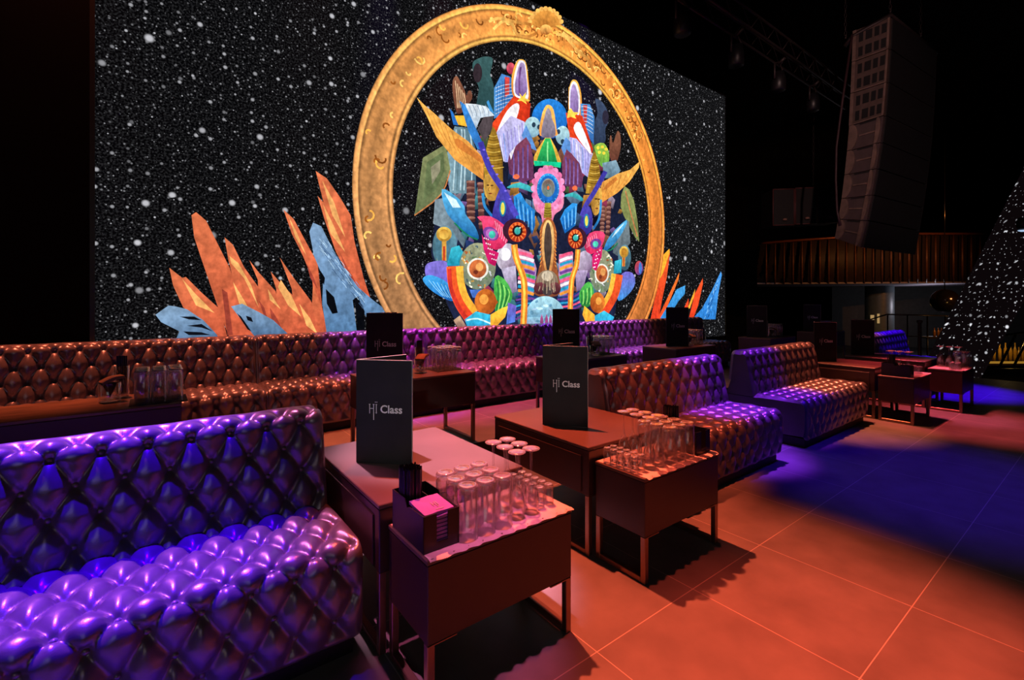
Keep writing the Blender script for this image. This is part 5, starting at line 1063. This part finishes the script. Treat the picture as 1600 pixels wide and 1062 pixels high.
# bar behind the pillars: counter with a yellow strip, bottles
bar = thing('bar_counter', 'dark bar counter with a yellow glowing strip at the far right edge', 'bar', (0, 0, 0)); BDp = 13.5
def slabp(px0, px1, py0, py1, d, th): f = [pt(px0, py1, d), pt(px1, py1, d), pt(px1, py0, d), pt(px0, py0, d)]; bk = [(p_[0] + th * VD[0], p_[1] + th * VD[1], p_[2]) for p_ in f]; return MB().hexa([f[0], f[1], bk[1], bk[0], f[3], f[2], bk[2], bk[3]])
slabp(1536, 1700, 571, 603, BDp, .6).obj('counter_front', pbr('bar_front', (.02, .018, .016), .6), bar); slabp(1534, 1700, 565, 568, BDp - .05, .1).obj('light_strip', emis('yellow_strip', (1, .50, .06), .30), bar)
slabp(1536, 1700, 568, 571, BDp - .1, .7).obj('countertop', M['lacquer'], bar)
mbot = pbr('amber_bottle_glass', (.55, .30, .05), .2, 0, .6); rnd = random.Random(5)
for k, px in enumerate((1545, 1553, 1562, 1571, 1579, 1586, 1592, 1598)):
    z = pt(px, 565.0, BDp + .3)[2]; x, y = at(px, BDp + .3); h = rnd.uniform(.9, 1.2)
    o = MB().lathe([(0, 0), (.042, 0), (.042, .26 * h), (.038, .30 * h), (.016, .36 * h), (.015, .46 * h), (0, .46 * h)], 10, (0, 0, 0)).obj('bottle', mbot, None, (x, y, z + .012)); tag(o, 'amber lit bottle standing on the far bar counter', 'bottle', 'bottles on the far bar')
for k, px in enumerate((1460, 1466, 1471, 1475)):
    x, y = at(px, 19.0); z = pt(px, 526, 19.0)[2]; o = MB().lathe([(0, 0), (.045, 0), (.045, .22), (.016, .28), (.016, .36), (0, .36)], 10).obj('bottle', pbr('dim_bottle', (.5, .25, .05), .2) if k == 0 else bpy.data.materials['dim_bottle'], None, (x, y, z)); tag(o, 'dim amber bottle beyond the railing on the back shelf', 'bottle', 'bottles on the back shelf')
sh = slabp(1452, 1484, 526.2, 529, 18.8, .4).obj('back_shelf', pbr('shelf_dark', (.03, .025, .02), .6)); tag(sh, 'dark shelf of amber bottles beyond the railing', 'shelf')
# diagonal railing before the bar
rl2 = thing('stair_railing', 'black slanted bar railing in front of the yellow lit bar', 'railing', (0, 0, 0))
for k in range(5): MB().tube([pt(1540 + k * 22, 572, 12.6), pt(1566 + k * 22, 520, 12.6)], .028, 6).obj('bar', M['black_plastic'], rl2)
MB().tube([pt(1530, 577, 12.55), pt(1680, 577, 12.55)], .03, 6).obj('bottom_rail', M['black_plastic'], rl2); MB().tube([pt(1545, 527, 12.55), pt(1700, 505, 12.55)], .03, 6).obj('top_rail', M['black_plastic'], rl2)
ball = MB().lathe([(.42 * sin(pi * i / 12), -.42 * cos(pi * i / 12)) for i in range(13)], 22, pt(1476, 470, 17.0)).tube([pt(1476, 452, 17.0), (*at(1476, 17.0), 7.9)], .015, 6).obj('round_lamp', pbr('dark_mirror', (.10, .085, .075), .15, .9)); tag(ball, 'dark round reflective globe under the balcony', 'globe')
# lighting truss under the ceiling with dark fixtures
tr = thing('lighting_truss', 'dark lighting truss hanging above the right end of the screen', 'truss', (0, 0, 0))
for dy, dz in ((0, 0), (.3, 0), (0, .3), (.3, .3)): MB().tube([(5.2, 4.0 + dy, 5.9 + dz), (13.5, 4.0 + dy, 5.9 + dz)], .025, 6).obj('chord', msteel, tr)
mb = MB()
for k in range(14): x = 5.2 + k * .6; mb.tube([(x, 4.0, 5.9), (x + .3, 4.0, 6.2), (x + .6, 4.0, 5.9)], .012, 5).tube([(x, 4.3, 5.9), (x + .3, 4.3, 6.2), (x + .6, 4.3, 5.9)], .012, 5)
mb.obj('lacing', msteel, tr)
for k, x in enumerate((6.4, 8.0, 9.6, 11.2)):
    h = thing('stage_lamp', ('dark stage lamp on the truss, nearest the screen', 'dark stage lamp on the truss above the corner of the screen', 'dark stage lamp on the truss left of the speaker column', 'dark stage lamp at the far end of the truss')[k], 'stage light', (x, 4.15, 5.44), 0, 'stage lamps on the truss')
    MB().lathe([(0, .18), (.10, .16), (.13, 0), (.13, -.18), (.10, -.2), (0, -.2)], 14).obj('lamp_body', M['black_plastic'], h); MB().tube([(-.16, 0, 0), (-.16, 0, .28), (0, 0, .36), (.16, 0, .28), (.16, 0, 0)], .02, 6).obj('yoke', msteel, h); MB().tube([(0, 0, .33), (0, -.12, .40)], .03, 6).obj('clamp', msteel, h)
